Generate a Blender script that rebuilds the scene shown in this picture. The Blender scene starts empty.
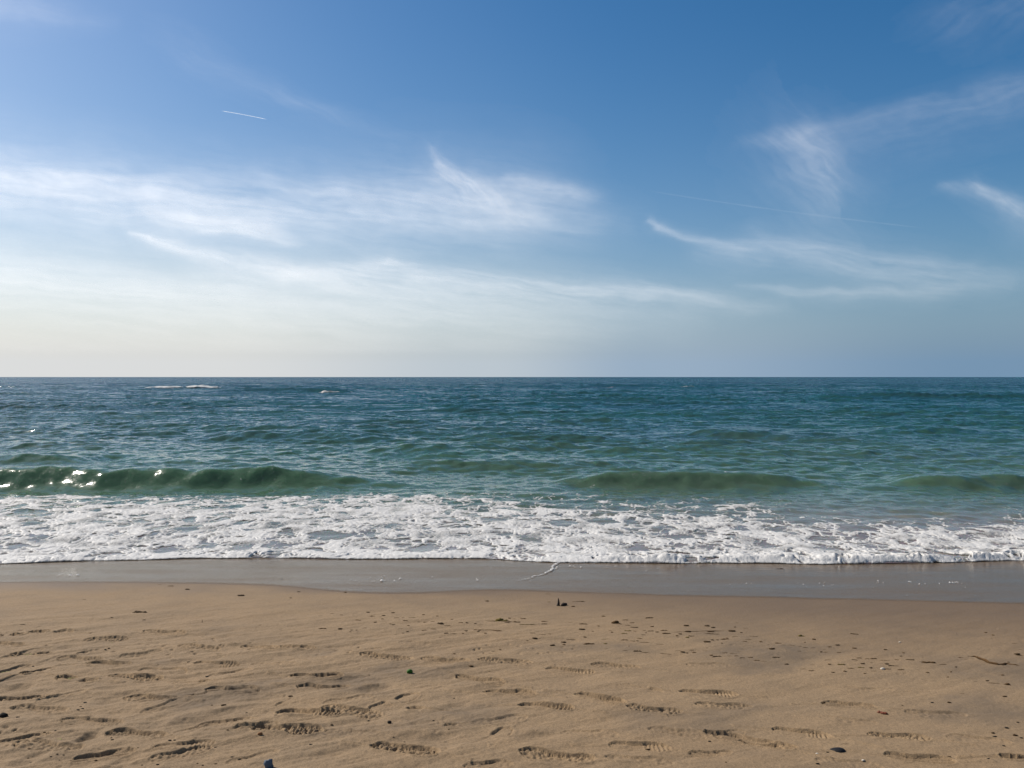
import bpy, math, random
import numpy as np

# ------------------------------------------------------------------ camera, sky, sun, exposure
scene = bpy.context.scene
R = math.radians
F_PX, HORIZON, CAM_Z = 769.0, 377.0, 2.05
cam_data = bpy.data.cameras.new("camera")
cam_data.sensor_width = 36.0
cam_data.lens = 36.0 * F_PX / 1024.0
cam_data.clip_start, cam_data.clip_end = 0.05, 900000.0
cam = bpy.data.objects.new("camera", cam_data)
scene.collection.objects.link(cam)
cam.location = (0, 0, CAM_Z)
cam.rotation_euler = (math.pi / 2 - math.atan(7 / F_PX), 0, 0)
scene.camera = cam

SUN_AZ, SUN_EL = R(-63), R(40)          # azimuth from the view direction, left negative
world = bpy.data.worlds.new("World")
scene.world = world
world.use_nodes = True
wn = world.node_tree
bg = wn.nodes["Background"]
sky = wn.nodes.new("ShaderNodeTexSky")
sky.sky_type = 'NISHITA'
sky.sun_disc = False
sky.sun_elevation = SUN_EL
sky.sun_rotation = SUN_AZ
sky.altitude = 0
sky.air_density, sky.dust_density, sky.ozone_density = 1.0, 1.05, 3.3
hs = wn.nodes.new("ShaderNodeHueSaturation")
hs.inputs["Saturation"].default_value = 1.38
hs.inputs["Hue"].default_value = 0.4975
wn.links.new(sky.outputs[0], hs.inputs["Color"])


def wmath(op, a, b_=None, c_=None):
    nd = wn.nodes.new("ShaderNodeMath")
    nd.operation = op
    for i_, v_ in enumerate((a, b_, c_)):
        if v_ is None:
            continue
        if isinstance(v_, (int, float)):
            nd.inputs[i_].default_value = v_
        else:
            wn.links.new(v_, nd.inputs[i_])
    return nd.outputs[0]


# summer haze low over the sea, brighter towards the sun
wtc = wn.nodes.new("ShaderNodeTexCoord")
wsep = wn.nodes.new("ShaderNodeSeparateXYZ")
wn.links.new(wtc.outputs["Generated"], wsep.inputs[0])
wup = wmath('MAXIMUM', wsep.outputs[2], 0.0)
hz = wmath('MINIMUM', wmath('MULTIPLY', wmath('POWER', 2.718, wmath('MULTIPLY', wup, -1 / .125)), 1.15), 1.0)
wdot = wn.nodes.new("ShaderNodeVectorMath")
wdot.operation = 'DOT_PRODUCT'
wn.links.new(wtc.outputs["Generated"], wdot.inputs[0])
wdot.inputs[1].default_value = (math.sin(SUN_AZ), math.cos(SUN_AZ), 0)
toward = wn.nodes.new("ShaderNodeValToRGB")
toward.color_ramp.interpolation = 'EASE'
wn.links.new(wmath('MULTIPLY_ADD', wdot.outputs["Value"], .5, .5), toward.inputs[0])
te = toward.color_ramp.elements
te[0].position, te[0].color = 0.28, (1.65, 2.9, 4.15, 1)
te[1].position, te[1].color = 0.97, (7.3, 7.4, 7.4, 1)
for p_, c_ in ((.46, (1.85, 3.05, 4.5, 1)), (.645, (3.2, 4.3, 5.6, 1)), (.745, (5.1, 5.8, 6.4, 1)), (.88, (7.1, 7.25, 7.3, 1))):
    e_ = te.new(p_)
    e_.color = c_
hmix = wn.nodes.new("ShaderNodeMix")
hmix.data_type = 'RGBA'
wn.links.new(wmath('MULTIPLY', hz, .98), hmix.inputs[0])
wn.links.new(hs.outputs[0], hmix.inputs[6])
wn.links.new(toward.outputs[0], hmix.inputs[7])
veil = wn.nodes.new("ShaderNodeMix")            # pale veil added overhead, out of view, to take blue out of the shade
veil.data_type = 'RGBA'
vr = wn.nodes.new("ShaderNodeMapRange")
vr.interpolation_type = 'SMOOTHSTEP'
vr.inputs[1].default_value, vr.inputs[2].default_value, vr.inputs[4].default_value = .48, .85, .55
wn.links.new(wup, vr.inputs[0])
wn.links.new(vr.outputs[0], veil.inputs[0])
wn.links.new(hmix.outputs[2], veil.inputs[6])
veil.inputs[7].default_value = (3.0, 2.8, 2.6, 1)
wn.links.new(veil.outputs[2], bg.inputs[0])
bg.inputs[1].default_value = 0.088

sd = bpy.data.lights.new("sun", 'SUN')
sd.energy, sd.angle, sd.color = 5.0, R(0.5), (1.0, 0.93, 0.84)
sun = bpy.data.objects.new("sun", sd)
scene.collection.objects.link(sun)
# lamp shines along -Z: point it away from the sun's position
from mathutils import Vector
sdir = Vector((math.sin(SUN_AZ) * math.cos(SUN_EL), math.cos(SUN_AZ) * math.cos(SUN_EL), math.sin(SUN_EL)))
sun.rotation_euler = (-sdir).to_track_quat('-Z', 'Y').to_euler()

scene.view_settings.view_transform = 'Standard'
scene.view_settings.look = 'None'
scene.view_settings.gamma = 1.0
scene.view_settings.exposure = 0.16
scene.view_settings.use_curve_mapping = False
scene.cycles.transparent_max_bounces = 12
scene.cycles.max_bounces = 6

rng = np.random.default_rng(7)
random.seed(7)
COL = scene.collection

# ------------------------------------------------------------------ noise
_G = np.stack([np.cos(np.arange(256) * 2 * np.pi / 256), np.sin(np.arange(256) * 2 * np.pi / 256)], -1).astype(np.float32)


def _hash(ix, iy, seed):
    h = (ix.astype(np.int64) * 374761393 + iy.astype(np.int64) * 668265263 + seed * 974634777) & 0xFFFFFFFF
    h = ((h ^ (h >> 13)) * 1274126177) & 0xFFFFFFFF
    return h ^ (h >> 16)


def pnoise(x, y, seed=0):
    """gradient noise, about -0.7 .. 0.7"""
    x0, y0 = np.floor(x), np.floor(y)
    fx, fy = x - x0, y - y0
    ux, uy = fx * fx * fx * (fx * (fx * 6 - 15) + 10), fy * fy * fy * (fy * (fy * 6 - 15) + 10)
    out = 0
    for dx in (0, 1):
        for dy in (0, 1):
            g = _G[_hash(x0 + dx, y0 + dy, seed) & 255]
            d = g[..., 0] * (fx - dx) + g[..., 1] * (fy - dy)
            out = out + d * (ux if dx else 1 - ux) * (uy if dy else 1 - uy)
    return out


def fbm(x, y, octs=4, seed=0, gain=0.5, lac=2.03):
    a, s, t = 1.0, 0, 0
    for o in range(octs):
        s = s + a * pnoise(x, y, seed + o * 17)
        t += a
        a *= gain
        x, y = x * lac + 13.7, y * lac - 7.3
    return s / t


def worley(x, y, seed=0):
    x0, y0 = np.floor(x), np.floor(y)
    f1 = np.full(x.shape, 9.0)
    f2 = np.full(x.shape, 9.0)
    for dx in (-1, 0, 1):
        for dy in (-1, 0, 1):
            h = _hash(x0 + dx, y0 + dy, seed)
            px = x0 + dx + (h & 1023) / 1023.0
            py = y0 + dy + ((h >> 10) & 1023) / 1023.0
            d = np.hypot(px - x, py - y)
            f2 = np.minimum(np.maximum(f1, d), f2)
            f1 = np.minimum(f1, d)
    return f1, f2


def sst(a, b, x):
    t = np.clip((x - a) / (b - a), 0, 1)
    return t * t * (3 - 2 * t)


# ------------------------------------------------------------------ mesh helpers
def make_mesh(name, verts, quads, attrs=None, smooth=True):
    me = bpy.data.meshes.new(name)
    verts = np.ascontiguousarray(verts, np.float32)
    quads = np.ascontiguousarray(quads, np.int32)
    k = quads.shape[1]
    me.vertices.add(len(verts))
    me.vertices.foreach_set("co", verts.ravel())
    me.loops.add(quads.size)
    me.loops.foreach_set("vertex_index", quads.ravel())
    me.polygons.add(len(quads))
    me.polygons.foreach_set("loop_start", np.arange(0, quads.size, k, dtype=np.int32))
    me.polygons.foreach_set("use_smooth", np.full(len(quads), smooth, bool))
    for an, av in (attrs or {}).items():
        at_ = me.attributes.new(an, 'FLOAT', 'POINT')
        at_.data.foreach_set("value", np.ascontiguousarray(av, np.float32).ravel())
    me.update(calc_edges=True)
    return me


def grid_quads(nr, nc):
    i = np.arange(nr * nc, dtype=np.int32).reshape(nr, nc)
    return np.stack([i[:-1, :-1], i[:-1, 1:], i[1:, 1:], i[1:, :-1]], -1).reshape(-1, 4)


def compact(verts, quads, attrs):
    used = np.zeros(len(verts), bool)
    used[quads.ravel()] = True
    idx = np.cumsum(used) - 1
    return verts[used], idx[quads], {k: v.ravel()[used] for k, v in attrs.items()}


def obj(name, me, mat=None, label=None, cat=None, group=None, kind=None, loc=None):
    o = bpy.data.objects.new(name, me)
    COL.objects.link(o)
    if mat is not None and me is not None and not me.materials:
        me.materials.append(mat)
    if loc is not None:
        o.location = loc
    for k, v in (("label", label), ("category", cat), ("group", group), ("kind", kind)):
        if v:
            o[k] = v
    return o


class NT:
    """small helper for node materials"""
    def __init__(self, name):
        self.mat = bpy.data.materials.new(name)
        self.mat.use_nodes = True
        self.t = self.mat.node_tree
        self.p = self.t.nodes["Principled BSDF"]
        self.out = self.t.nodes["Material Output"]

    def n(self, typ, **kw):
        nd = self.t.nodes.new(typ)
        for k, v in kw.items():
            setattr(nd, k, v)
        return nd

    def l(self, a, b):
        self.t.links.new(a, b)

    def math(self, op, a, b=None, c=None, clamp=False):
        nd = self.n("ShaderNodeMath", operation=op, use_clamp=clamp)
        for i, v in enumerate((a, b, c)):
            if v is None:
                continue
            if isinstance(v, (int, float)):
                nd.inputs[i].default_value = v
            else:
                self.l(v, nd.inputs[i])
        return nd.outputs[0]

    def noise(self, scale, detail=3, rough=0.5, vec=None, dist=0.0):
        nd = self.n("ShaderNodeTexNoise")
        nd.inputs["Scale"].default_value = scale
        nd.inputs["Detail"].default_value = detail
        nd.inputs["Roughness"].default_value = rough
        nd.inputs["Distortion"].default_value = dist
        if vec is None:
            vec = self.coord()
        self.l(vec, nd.inputs["Vector"])
        return nd

    def coord(self):
        if not hasattr(self, "_c"):
            self._c = self.n("ShaderNodeTexCoord").outputs["Object"]
        return self._c

    def scaled(self, sx, sy, sz, rz=0):
        m = self.n("ShaderNodeMapping")
        m.inputs["Scale"].default_value = (sx, sy, sz)
        m.inputs["Rotation"].default_value = (0, 0, rz)
        self.l(self.coord(), m.inputs["Vector"])
        return m.outputs[0]

    def attr(self, name):
        return self.n("ShaderNodeAttribute", attribute_name=name).outputs["Fac"]

    def mix(self, fac, a, b, typ='MIX'):
        nd = self.n("ShaderNodeMix", data_type='RGBA', blend_type=typ)
        for s, v in ((0, fac), (6, a), (7, b)):
            if isinstance(v, (int, float)):
                nd.inputs[s].default_value = v
            elif isinstance(v, tuple):
                nd.inputs[s].default_value = (*v, 1) if len(v) == 3 else v
            else:
                self.l(v, nd.inputs[s])
        return nd.outputs[2]

    def ramp(self, fac, stops):
        nd = self.n("ShaderNodeValToRGB")
        els = nd.color_ramp.elements
        while len(els) > 1:
            els.remove(els[-1])
        for i, (p, c) in enumerate(stops):
            e = els[0] if i == 0 else els.new(p)
            e.position = p
            e.color = (*c, 1) if isinstance(c, tuple) else (c, c, c, 1)
        self.l(fac, nd.inputs[0])
        return nd.outputs[0]


# ------------------------------------------------------------------ the beach's shape
def z_base(y):
    y = np.asarray(y, float)
    up = 0.45 - 0.08 * (np.maximum(y, 3.0) - 3.0) + 0.03 * np.clip(3.0 - y, 0, 40) ** 0.8
    lo = 0.45 - 0.08 * 5.6 - 0.055 * (y - 8.6)
    return np.where(y < 8.6, up, np.maximum(lo, -2.6))


def at(px, py, z=None):
    """point of the beach (or of level z) seen at a pixel of the photograph"""
    r = (py - HORIZON) / F_PX
    y = 4.0
    if z is not None:
        y = (CAM_Z - z) / r
    else:
        for _ in range(40):
            y = 0.5 * y + 0.5 * (CAM_Z - float(z_base(y))) / r
    return (px - 512.0) / F_PX * y, y


def curve_px(pts, z=None):
    """polyline through pixels -> function y(x) over the ground"""
    P = np.array([at(a, b, z) for a, b in pts])
    o = np.argsort(P[:, 0])
    P = P[o]

    def f(x):
        # smooth the polyline a little
        s = 0
        for d in (-0.25, -0.12, 0, 0.12, 0.25):
            s = s + np.interp(np.asarray(x) + d, P[:, 0], P[:, 1])
        return s / 5
    return f


film_edge = curve_px([(-400, 582), (0, 583), (128, 583), (225, 584), (275, 586), (320, 591), (360, 594), (410, 594.5),
                      (455, 592), (490, 590.5), (525, 591), (600, 594), (680, 597), (768, 598), (860, 600), (940, 602.5), (1024, 605), (1500, 609)])
foam_front = curve_px([(-400, 570), (0, 564.5), (60, 561.5), (128, 558), (256, 555.5), (330, 557.5), (400, 557), (470, 556), (505, 558.5),
                       (540, 561), (600, 562.5), (660, 564), (730, 563), (800, 564), (860, 565), (910, 563.5), (960, 562), (1024, 559), (1500, 552)], 0.03)
foam_back = curve_px([(-400, 502), (0, 501), (128, 502), (200, 500), (256, 497), (320, 496), (400, 496), (450, 497), (500, 500),
                      (530, 506), (560, 509), (620, 511), (700, 516), (768, 521), (800, 522), (870, 524), (900, 528), (1024, 527), (1500, 530)], 0.03)

# footprints: px centre, px length, tilt (image degrees, + = right end lower), style, depth m
PRINTS = [
    (50, 632, 46, 0, 'two', .022), (106, 639.5, 44, -2, 'lug', .016), (163, 633.5, 42, 3, 'line', .016), (197, 648.5, 42, 4, 'lug', .015),
    (258, 648, 38, 5, 'line', .014), (296, 648, 40, 0, 'lug', .015), (108, 664.5, 46, -1, 'plain', .018), (162, 670, 50, 2, 'plain', .009),
    (133, 678, 54, 3, 'lug', .022), (190, 683, 34, -4, 'heel', .017), (385, 657.5, 70, 6, 'lug', .014), (505, 662.5, 56, 3, 'lug', .013),
    (616, 667, 50, 4, 'lug', .012), (708, 665.5, 44, 1, 'rough', .008), (316, 676.5, 54, 1, 'line', .030), (322, 687, 54, 0, 'plain', .020),
    (479, 681, 50, 11, 'line', .015), (510, 693.5, 54, 3, 'line', .014), (546, 708, 58, 4, 'tread', .017), (601, 700, 54, 11, 'line', .017),
    (709, 695, 60, 4, 'tread', .015), (308, 714, 68, 2, 'tread', .022), (286, 731, 72, 3, 'lug', .026), (405, 751, 72, 8, 'lug', .024),
    (136, 735, 60, 4, 'lug', .022), (38, 711, 56, 4, 'rough', .020), (86, 738, 44, -24, 'wide', .022), (557, 759, 78, 6, 'lug', .021),
    (430, 713, 50, 8, 'heel', .012), (678, 735, 60, 8, 'rough', .010), (748, 741, 76, 10, 'line', .012), (803, 733.5, 62, 8, 'tread', .013),
    (768, 746, 62, 8, 'line', .012), (938, 714.5, 64, 3, 'rough', .012), (922, 760.5, 74, 5, 'line', .014), (6, 636, 36, -6, 'two', .030),
    (4, 645, 40, 0, 'plain', .022), (36, 673, 36, -12, 'heel', .034), (8, 671, 44, -14, 'rough', .024), (74, 681, 40, 6, 'two', .022),
    (203, 694, 34, -8, 'heel', .024), (195, 728, 46, -14, 'rough', .010), (378, 689, 66, -8, 'wide', .020), (1030, 760, 60, 4, 'plain', .030),
    (726, 735, 30, -4, 'heel', .018), (712, 755, 40, -4, 'diag', .012), (466, 727, 44, -6, 'heel', .010), (440, 738, 50, -8, 'wide', .010),
    (30, 760, 60, -22, 'wide', .012), (118, 765, 60, -24, 'wide', .014), (252, 758, 54, -12, 'rough', .009), (14, 690, 60, -20, 'wide', .014),
    (255, 728, 30, -6, 'rough', .016), (488, 767, 50, -4, 'rough', .012), (60, 650, 60, -16, 'wide', .008), (112, 700, 60, -20, 'wide', .008),
    (30, 655, 44, -2, 'lug', .020), (78, 660, 46, 2, 'tread', .018), (18, 700, 56, -3, 'lug', .024), (92, 722, 62, 2, 'tread', .014), (150, 697, 54, 1, 'lug', .020), (232, 690, 54, 3, 'line', .020),
    (182, 748, 64, -5, 'tread', .012), (45, 748, 66, 6, 'lug', .016), (215, 664, 46, 1, 'tread', .016), (102, 756, 66, -7, 'line', .013), (225, 722, 60, -6, 'lug', .012), (352, 712, 60, 8, 'lug', .011),
    (445, 662, 50, 4, 'line', .012), (570, 672, 50, 3, 'tread', .012), (655, 712, 58, 5, 'lug', .014), (640, 748, 64, 3, 'tread', .014), (850, 705, 56, 3, 'line', .010), (900, 738, 64, 4, 'lug', .013), (725, 707, 58, 2, 'lug', .010),
    (420, 645, 44, 3, 'rough', .006), (560, 640, 40, 2, 'rough', .004), (348, 700, 52, -6, 'rough', .010), (640, 690, 50, 6, 'heel', .007), (590, 735, 60, 4, 'rough', .008),
    (870, 690, 50, 3, 'rough', .006), (850, 722, 60, 5, 'rough', .006), (500, 722, 56, -8, 'rough', .009), (165, 705, 54, -16, 'rough', .012), (60, 698, 54, -14, 'rough', .014),
    (20, 740, 60, -10, 'rough', .016), (180, 755, 64, -12, 'lug', .012), (350, 735, 60, 2, 'rough', .010), (640, 762, 70, 4, 'rough', .010), (850, 765, 70, 6, 'rough', .008), (980, 740, 66, 3, 'rough', .008),
    (230, 672, 46, -6, 'rough', .010), (272, 664, 44, 2, 'rough', .008), (140, 655, 44, -8, 'rough', .009), (20, 655, 46, -14, 'rough', .016), (95, 652, 40, -10, 'heel', .012), (225, 712, 50, -14, 'wide', .010),
    (290, 700, 30, -20, 'heel', .012), (405, 722, 50, -12, 'wide', .008), (540, 738, 60, -14, 'wide', .006), (460, 705, 50, -20, 'wide', .007), (160, 720, 70, -24, 'wide', .012), (340, 668, 60, -8, 'wide', .006),
    (330, 758, 70, -10, 'wide', .007), (395, 703, 50, -16, 'two', .012), (490, 742, 50, -30, 'heel', .010),
]


def sand_height(x, y):
    z = z_base(y) + 0
    near = sst(7.2, 4.6, y)                          # dry, trodden sand near the camera
    left = 0.35 + 0.65 * sst(1.2, -0.9, x)           # rougher to the left
    # shallow run-off furrows, slanting
    c, s = math.cos(R(27)), math.sin(R(27))
    u, v = x * c + y * s, -x * s + y * c
    w = fbm(u * 0.9, v * 2.1, 3, 31) * 0.35
    fur = fbm(u * 1.1 + w, v * 4.6 + w, 4, 5, 0.55)
    rid = 1 - np.abs(fbm(u * 0.9 + w * 2, v * 3.4 + w, 3, 9)) * 4
    z = z + near * left * (0.040 * fur + 0.0 * rid) + near * (.12 + .88 * left ** 1.5) * (.0065 * fbm(u * 3.6, v * 5.0, 4, 23, .55) + .0055 * fbm(x * 17, y * 19, 4, 25, .65) + .006 * fbm(x * 6 + 9, y * 7, 3, 27, .6))
    z = z + near * 0.010 * fbm(x * 2.2, y * 2.2, 3, 55)
    z = z + 0.012 * fbm(x * 0.6, y * 0.35, 2, 77) * sst(8.4, 7.4, y)
    z = z + near * left * 0.0018 * fbm(u * 9, v * 13, 3, 21)
    # pocks and crumbs
    f1, f2 = worley(x * 9 + fbm(x * 4, y * 4, 2, 3), y * 9, 14)
    pock = sst(0.16, 0.04, f1) * sst(0.12, 0.3, fbm(x * 1.3, y * 1.3, 2, 91))
    z = z - near * left * 0.010 * pock
    z = z + near * 0.0012 * fbm(x * 70, y * 70, 2, 41)
    return z


def stamp_prints(X, Y, Z):
    """press the footprints into the sand grid (X, Y regular tensor grid)"""
    xs, ys = X[0], Y[:, 0]
    for k, (px, py, lp, tilt, style, dep) in enumerate(PRINTS):
        cx, cy = at(px, py)
        ex, ey = at(px + lp / 2 * math.cos(R(tilt)), py + lp / 2 * math.sin(R(tilt)))
        ang = math.atan2(ey - cy, ex - cx)
        L = 2 * math.hypot(ex - cx, ey - cy)
        L = min(max(L, 0.20), 0.36)
        dep = dep * (.78 if style != 'wide' else .9) * (.6 if abs(tilt) > 12 and style != 'wide' else 1)
        dep = dep * (1.3 if px > 330 and py < 748 and style not in ('wide', 'rough') else 1)
        if k % 3 == 0:
            ang += math.pi
        i0, i1 = np.searchsorted(ys, (cy - .3, cy + .3))
        j0, j1 = np.searchsorted(xs, (cx - .3, cx + .3))
        if i1 - i0 < 3 or j1 - j0 < 3:
            continue
        x, y = X[i0:i1, j0:j1] - cx, Y[i0:i1, j0:j1] - cy
        wob = fbm(X[i0:i1, j0:j1] * 9, Y[i0:i1, j0:j1] * 9, 2, 100 + k)
        u = (x * math.cos(ang) + y * math.sin(ang)) / (L / 2)       # -1 heel .. 1 toe
        v = (-x * math.sin(ang) + y * math.cos(ang)) / (L / 2)
        v = v + 0.06 * u * u * (1 if k % 2 else -1) + wob * 0.08
        u = u + wob * 0.06
        # half width of a shoe sole along its length
        hw = np.interp(u, [-1.0, -.93, -.8, -.55, -.25, 0.05, .35, .6, .8, .93, 1.0],
                       [0.0, .15, .24, .265, .225, .25, .33, .34, .27, .16, 0.0])
        d = hw - np.abs(v)
        soft = 0.035
        if style == 'wide':
            d = 0.62 - np.hypot(u * 0.65, v * 1.5)
            soft = 0.45
        if style in ('line', 'plain', 'heel', 'two'):
            dep *= 1.25
            soft = .022
        inside = sst(-0.01, soft, d)
        rim = np.exp(-((d + 0.05) / 0.05) ** 2) * (d < 0.03) * (style != 'wide')
        part = np.ones_like(u)
        if style == 'two':
            part = sst(-.18, -.34, u) + sst(.08, .28, u)
        elif style == 'heel':
            part = 0.25 + 0.75 * sst(-.3, -.5, u)
        # wet sand: deep at the heel and ball
        prof = 0.75 + 0.25 * np.cos(u * math.pi * 1.1)
        prof = prof + 0.35 * wob
        fade = 0.75 + 0.3 * sst(0.05, -0.25, v * (1 if math.cos(ang) < 0 else -1) * 1.0)   # pressed in harder on the far side
        dz = -dep * inside * part * np.clip(prof, .35, 1.3) * (fade if style not in ('wide', 'rough') else 1)
        if style in ('lug', 'tread', 'line', 'plain', 'heel', 'two'):
            dz = dz - .60 * dep * part * np.exp(-((d - .035) / .022) ** 2)          # the sole's edge cuts deepest
        t = 0
        um, vm = u * L / 2, v * L / 2
        if style == 'lug':
            l1, _ = worley(um / .021 + 5 + .5 * wob, vm / .023 + 3 + .5 * wob, 700 + k)
            t = (.45, .75, .6)[k % 3] * dep * (sst(.52, .22, l1) - .35)
        elif style == 'tread':
            t = 0.34 * dep * np.sin(um * 2 * math.pi / .019 + vm * 30 + wob * 4) * sst(.0, .3, u * (1 if k % 3 else -1)) + .2 * dep * wob
        elif style == 'line':
            t = 0.35 * dep * np.sin(vm * 2 * math.pi / .032 + 1.0)
        elif style == 'diag':
            t = 0.6 * dep * np.sin((um * .8 + vm) * 2 * math.pi / .034)
        elif style == 'rough':
            t = 0.9 * dep * fbm(X[i0:i1, j0:j1] * 45, Y[i0:i1, j0:j1] * 45, 2, 300 + k)
        if style != 'wide':
            t = t + 0.12 * dep * wob
        Z[i0:i1, j0:j1] += dz + t * inside * part + 0.28 * dep * rim * part


def axis(segments):
    """breakpoints (position, spacing) -> coordinates with smoothly changing spacing"""
    out = [segments[0][0]]
    for (a, sa), (b, sb) in zip(segments[:-1], segments[1:]):
        n = max(2, int(math.ceil((b - a) / ((sa - sb) / math.log(sa / sb) if abs(sa - sb) > 1e-9 else sa))))
        t = np.arange(1, n + 1) / n
        if abs(sa - sb) < 1e-9:
            out += list(a + (b - a) * t)
        else:
            q = sb / sa
            out += list(a + (b - a) * (q ** t - 1) / (q - 1))
    return np.array(out)


def build_sand():
    xr = axis([(0, .0055), (3.0, .0055), (5.6, .012), (9, .08), (60, 6), (3000, 600)])
    xs = np.concatenate([-xr[:0:-1], xr])
    ys = np.concatenate([axis([(-2000, 300), (-30, 4), (1.8, .06), (2.6, .008), (3.2, .0062), (4.5, .008), (7.0, .016), (9.5, .03), (14, .2), (40, 1.5), (60, 4)])])
    X, Y = np.meshgrid(xs, ys)
    Z = sand_height(X, Y)
    stamp_prints(X, Y, Z)
    E = film_edge(X)
    d = E - Y                                        # metres up the beach from the film's edge
    n = fbm(X * 1.1, Y * 1.6, 3, 71)
    right = sst(-1.5, 4.5, X)
    wet = sst(0.7 + 2.2 * right, -.2, d + n * 0.7)
    wet = np.maximum(wet * 0.85, sst(0.10, 0.0, d))
    # damp, dark-mineral patches in the dry sand
    c, s = math.cos(R(20)), math.sin(R(20))
    u, v = X * c + Y * s, -X * s + Y * c
    damp = sst(0.05, 0.33, fbm(u * 0.8, v * 1.5, 4, 83) + 0.10 * sst(0, 2.0, X)) * sst(6.3, 5.2, Y)
    damp = damp * (0.6 + 0.8 * (fbm(X * 7, Y * 7, 3, 12) + .2))
    me = make_mesh("sand", np.stack([X, Y, Z], -1).reshape(-1, 3), grid_quads(*X.shape), {"wet": wet, "damp": np.clip(damp, 0, 1)})
    return me


m = NT("sand")
wet, damp = m.attr("wet"), m.attr("damp")
n1 = m.noise(1.7, 5, .6).outputs[0]
n2 = m.noise(420, 2, .6).outputs[0]
n3 = m.noise(45, 3, .6).outputs[0]
c1 = m.mix(n1, (.222, .151, .085), (.264, .185, .107))
c2 = m.mix(m.math('MULTIPLY', n3, .35), c1, (.150, .101, .059))
grain = m.ramp(n2, [(0.30, .66), (0.5, 1.0), (0.72, 1.28)])
c3 = m.mix(1.0, c2, grain, 'MULTIPLY')
n4 = m.noise(105, 3, .7).outputs[0]
c3 = m.mix(1.0, c3, m.ramp(n4, [(0.30, .74), (0.5, 1.0), (0.68, 1.16)]), 'MULTIPLY')
n5 = m.noise(3.4, 6, .68, m.scaled(.7, 1.1, 1)).outputs[0]
c3 = m.mix(1.0, c3, m.ramp(n5, [(0.34, (.90, .91, .93)), (0.5, (1.0, 1.0, 1.0)), (0.66, (1.05, 1.04, 1.02))]), 'MULTIPLY')
c4 = m.mix(m.math('MULTIPLY', damp, .7), c3, (.108, .082, .058))
c5 = m.mix(wet, c4, (.118, .078, .044))
m.l(c5, m.p.inputs["Base Color"])
rg = m.math('MULTIPLY_ADD', wet, -.42, .92)
m.l(rg, m.p.inputs["Roughness"])
m.p.inputs["Specular IOR Level"].default_value = .3
b = m.n("ShaderNodeBump")
b.inputs["Strength"].default_value = .9
b.inputs["Distance"].default_value = .0035
hh = m.math('ADD', m.math('MULTIPLY', n2, .45), m.math('MULTIPLY', n3, 1.0))
m.l(hh, b.inputs["Height"])
m.l(b.outputs[0], m.p.inputs["Normal"])
M_SAND = m.mat
obj("beach_sand", build_sand(), M_SAND, kind="structure", label="tan sandy beach trodden with shoe prints, damp towards the water")

# ------------------------------------------------------------------ the sea's shape
wr = np.random.default_rng(11)


def comps(n, l0, l1, spread, rms):
    lam = np.exp(wr.uniform(np.log(l0), np.log(l1), n))
    th = wr.normal(0, R(spread), n)
    amp = lam ** .8 * wr.uniform(.5, 1.0, n)
    amp *= rms / math.sqrt((amp ** 2).sum() / 2)
    k = 2 * np.pi / lam
    return np.stack([k * np.sin(th), k * np.cos(th), amp, wr.uniform(0, 6.283, n)], -1)


W_LONG = comps(16, 6, 16, 16, .045)
W_MID = comps(44, .7, 4.2, 30, .036)
W_SHORT = comps(40, .22, .9, 46, .0095)


def wsum(W, x, y):
    s = np.zeros_like(x)
    for kx, ky, a, p in W:
        s += a * np.sin(kx * x + ky * y + p)
    return s


def breaker(pxs, py, h, z0=0.0, face=.34, back=1.1, wig=.25, seed=0):
    """ridge of a breaking wave: x span in pixels, crest pixel row"""
    y0 = (CAM_Z - h) / ((py - HORIZON) / F_PX)
    xa, xb, xc, xd = [(p - 512) / F_PX * y0 for p in pxs]     # fade in a..b, fade out c..d

    def f(x, y):
        yc = y0 + wig * fbm(x * .35 / max(1, y0 / 15), x * 0 + seed, 3, 200 + seed)
        env = sst(xa, xb, x) * sst(xd, xc, x) * (0.92 + .22 * pnoise(x * .55, x * 0 + 3.3, 210 + seed) + .12 * pnoise(x * 2.3, y * 1.5, 215 + seed))
        t = y - yc
        t = t + .05 * pnoise(x * 2.2, y * 2.2, 230 + seed)
        p = np.where(t < 0, np.exp(-(np.abs(t) / face) ** 2.2), np.exp(-(t / back) ** 1.6))
        trough = -.22 * np.exp(-((t + face * 2.6) / (face * 1.8)) ** 2)
        return h * env * (p + trough)
    return f


BREAKERS = [
    breaker((-900, -500, 250, 430), 467.5, .33, face=.34, seed=1),
    breaker((530, 630, 720, 860), 471, .27, face=.33, seed=2, wig=.2),
    breaker((870, 940, 1600, 2000), 475, .22, face=.36, seed=3, wig=.2),
    breaker((380, 440, 540, 640), 461, .13, face=.5, back=1.3, seed=4),
    breaker((360, 420, 480, 560), 446, .18, face=.7, back=1.6, seed=5),
    breaker((180, 260, 330, 420), 431, .24, face=1.0, back=2.2, seed=6),
    breaker((440, 500, 545, 620), 432, .18, face=.9, back=2, seed=7),
    breaker((-60, 10, 60, 110), 455, .18, face=.5, back=1.2, seed=13),
    breaker((380, 450, 485, 540), 408, .26, face=1.6, back=3, seed=8),
    breaker((690, 710, 740, 800), 431, .17, face=1.0, back=2, seed=9),
    breaker((850, 890, 940, 990), 430, .17, face=1.0, back=2, seed=10),
    breaker((205, 240, 330, 370), 387.5, .62, face=4.0, back=8, seed=11, wig=2.0),
    breaker((560, 600, 690, 720), 384.3, .62, face=6.0, back=10, seed=12, wig=3.0),
    breaker((120, 150, 215, 245), 385.2, .62, face=5.0, back=10, seed=14, wig=2.0),
    breaker((800, 830, 1040, 1100), 392.5, .5, face=3.0, back=6, seed=15, wig=2.0),
]


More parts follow.
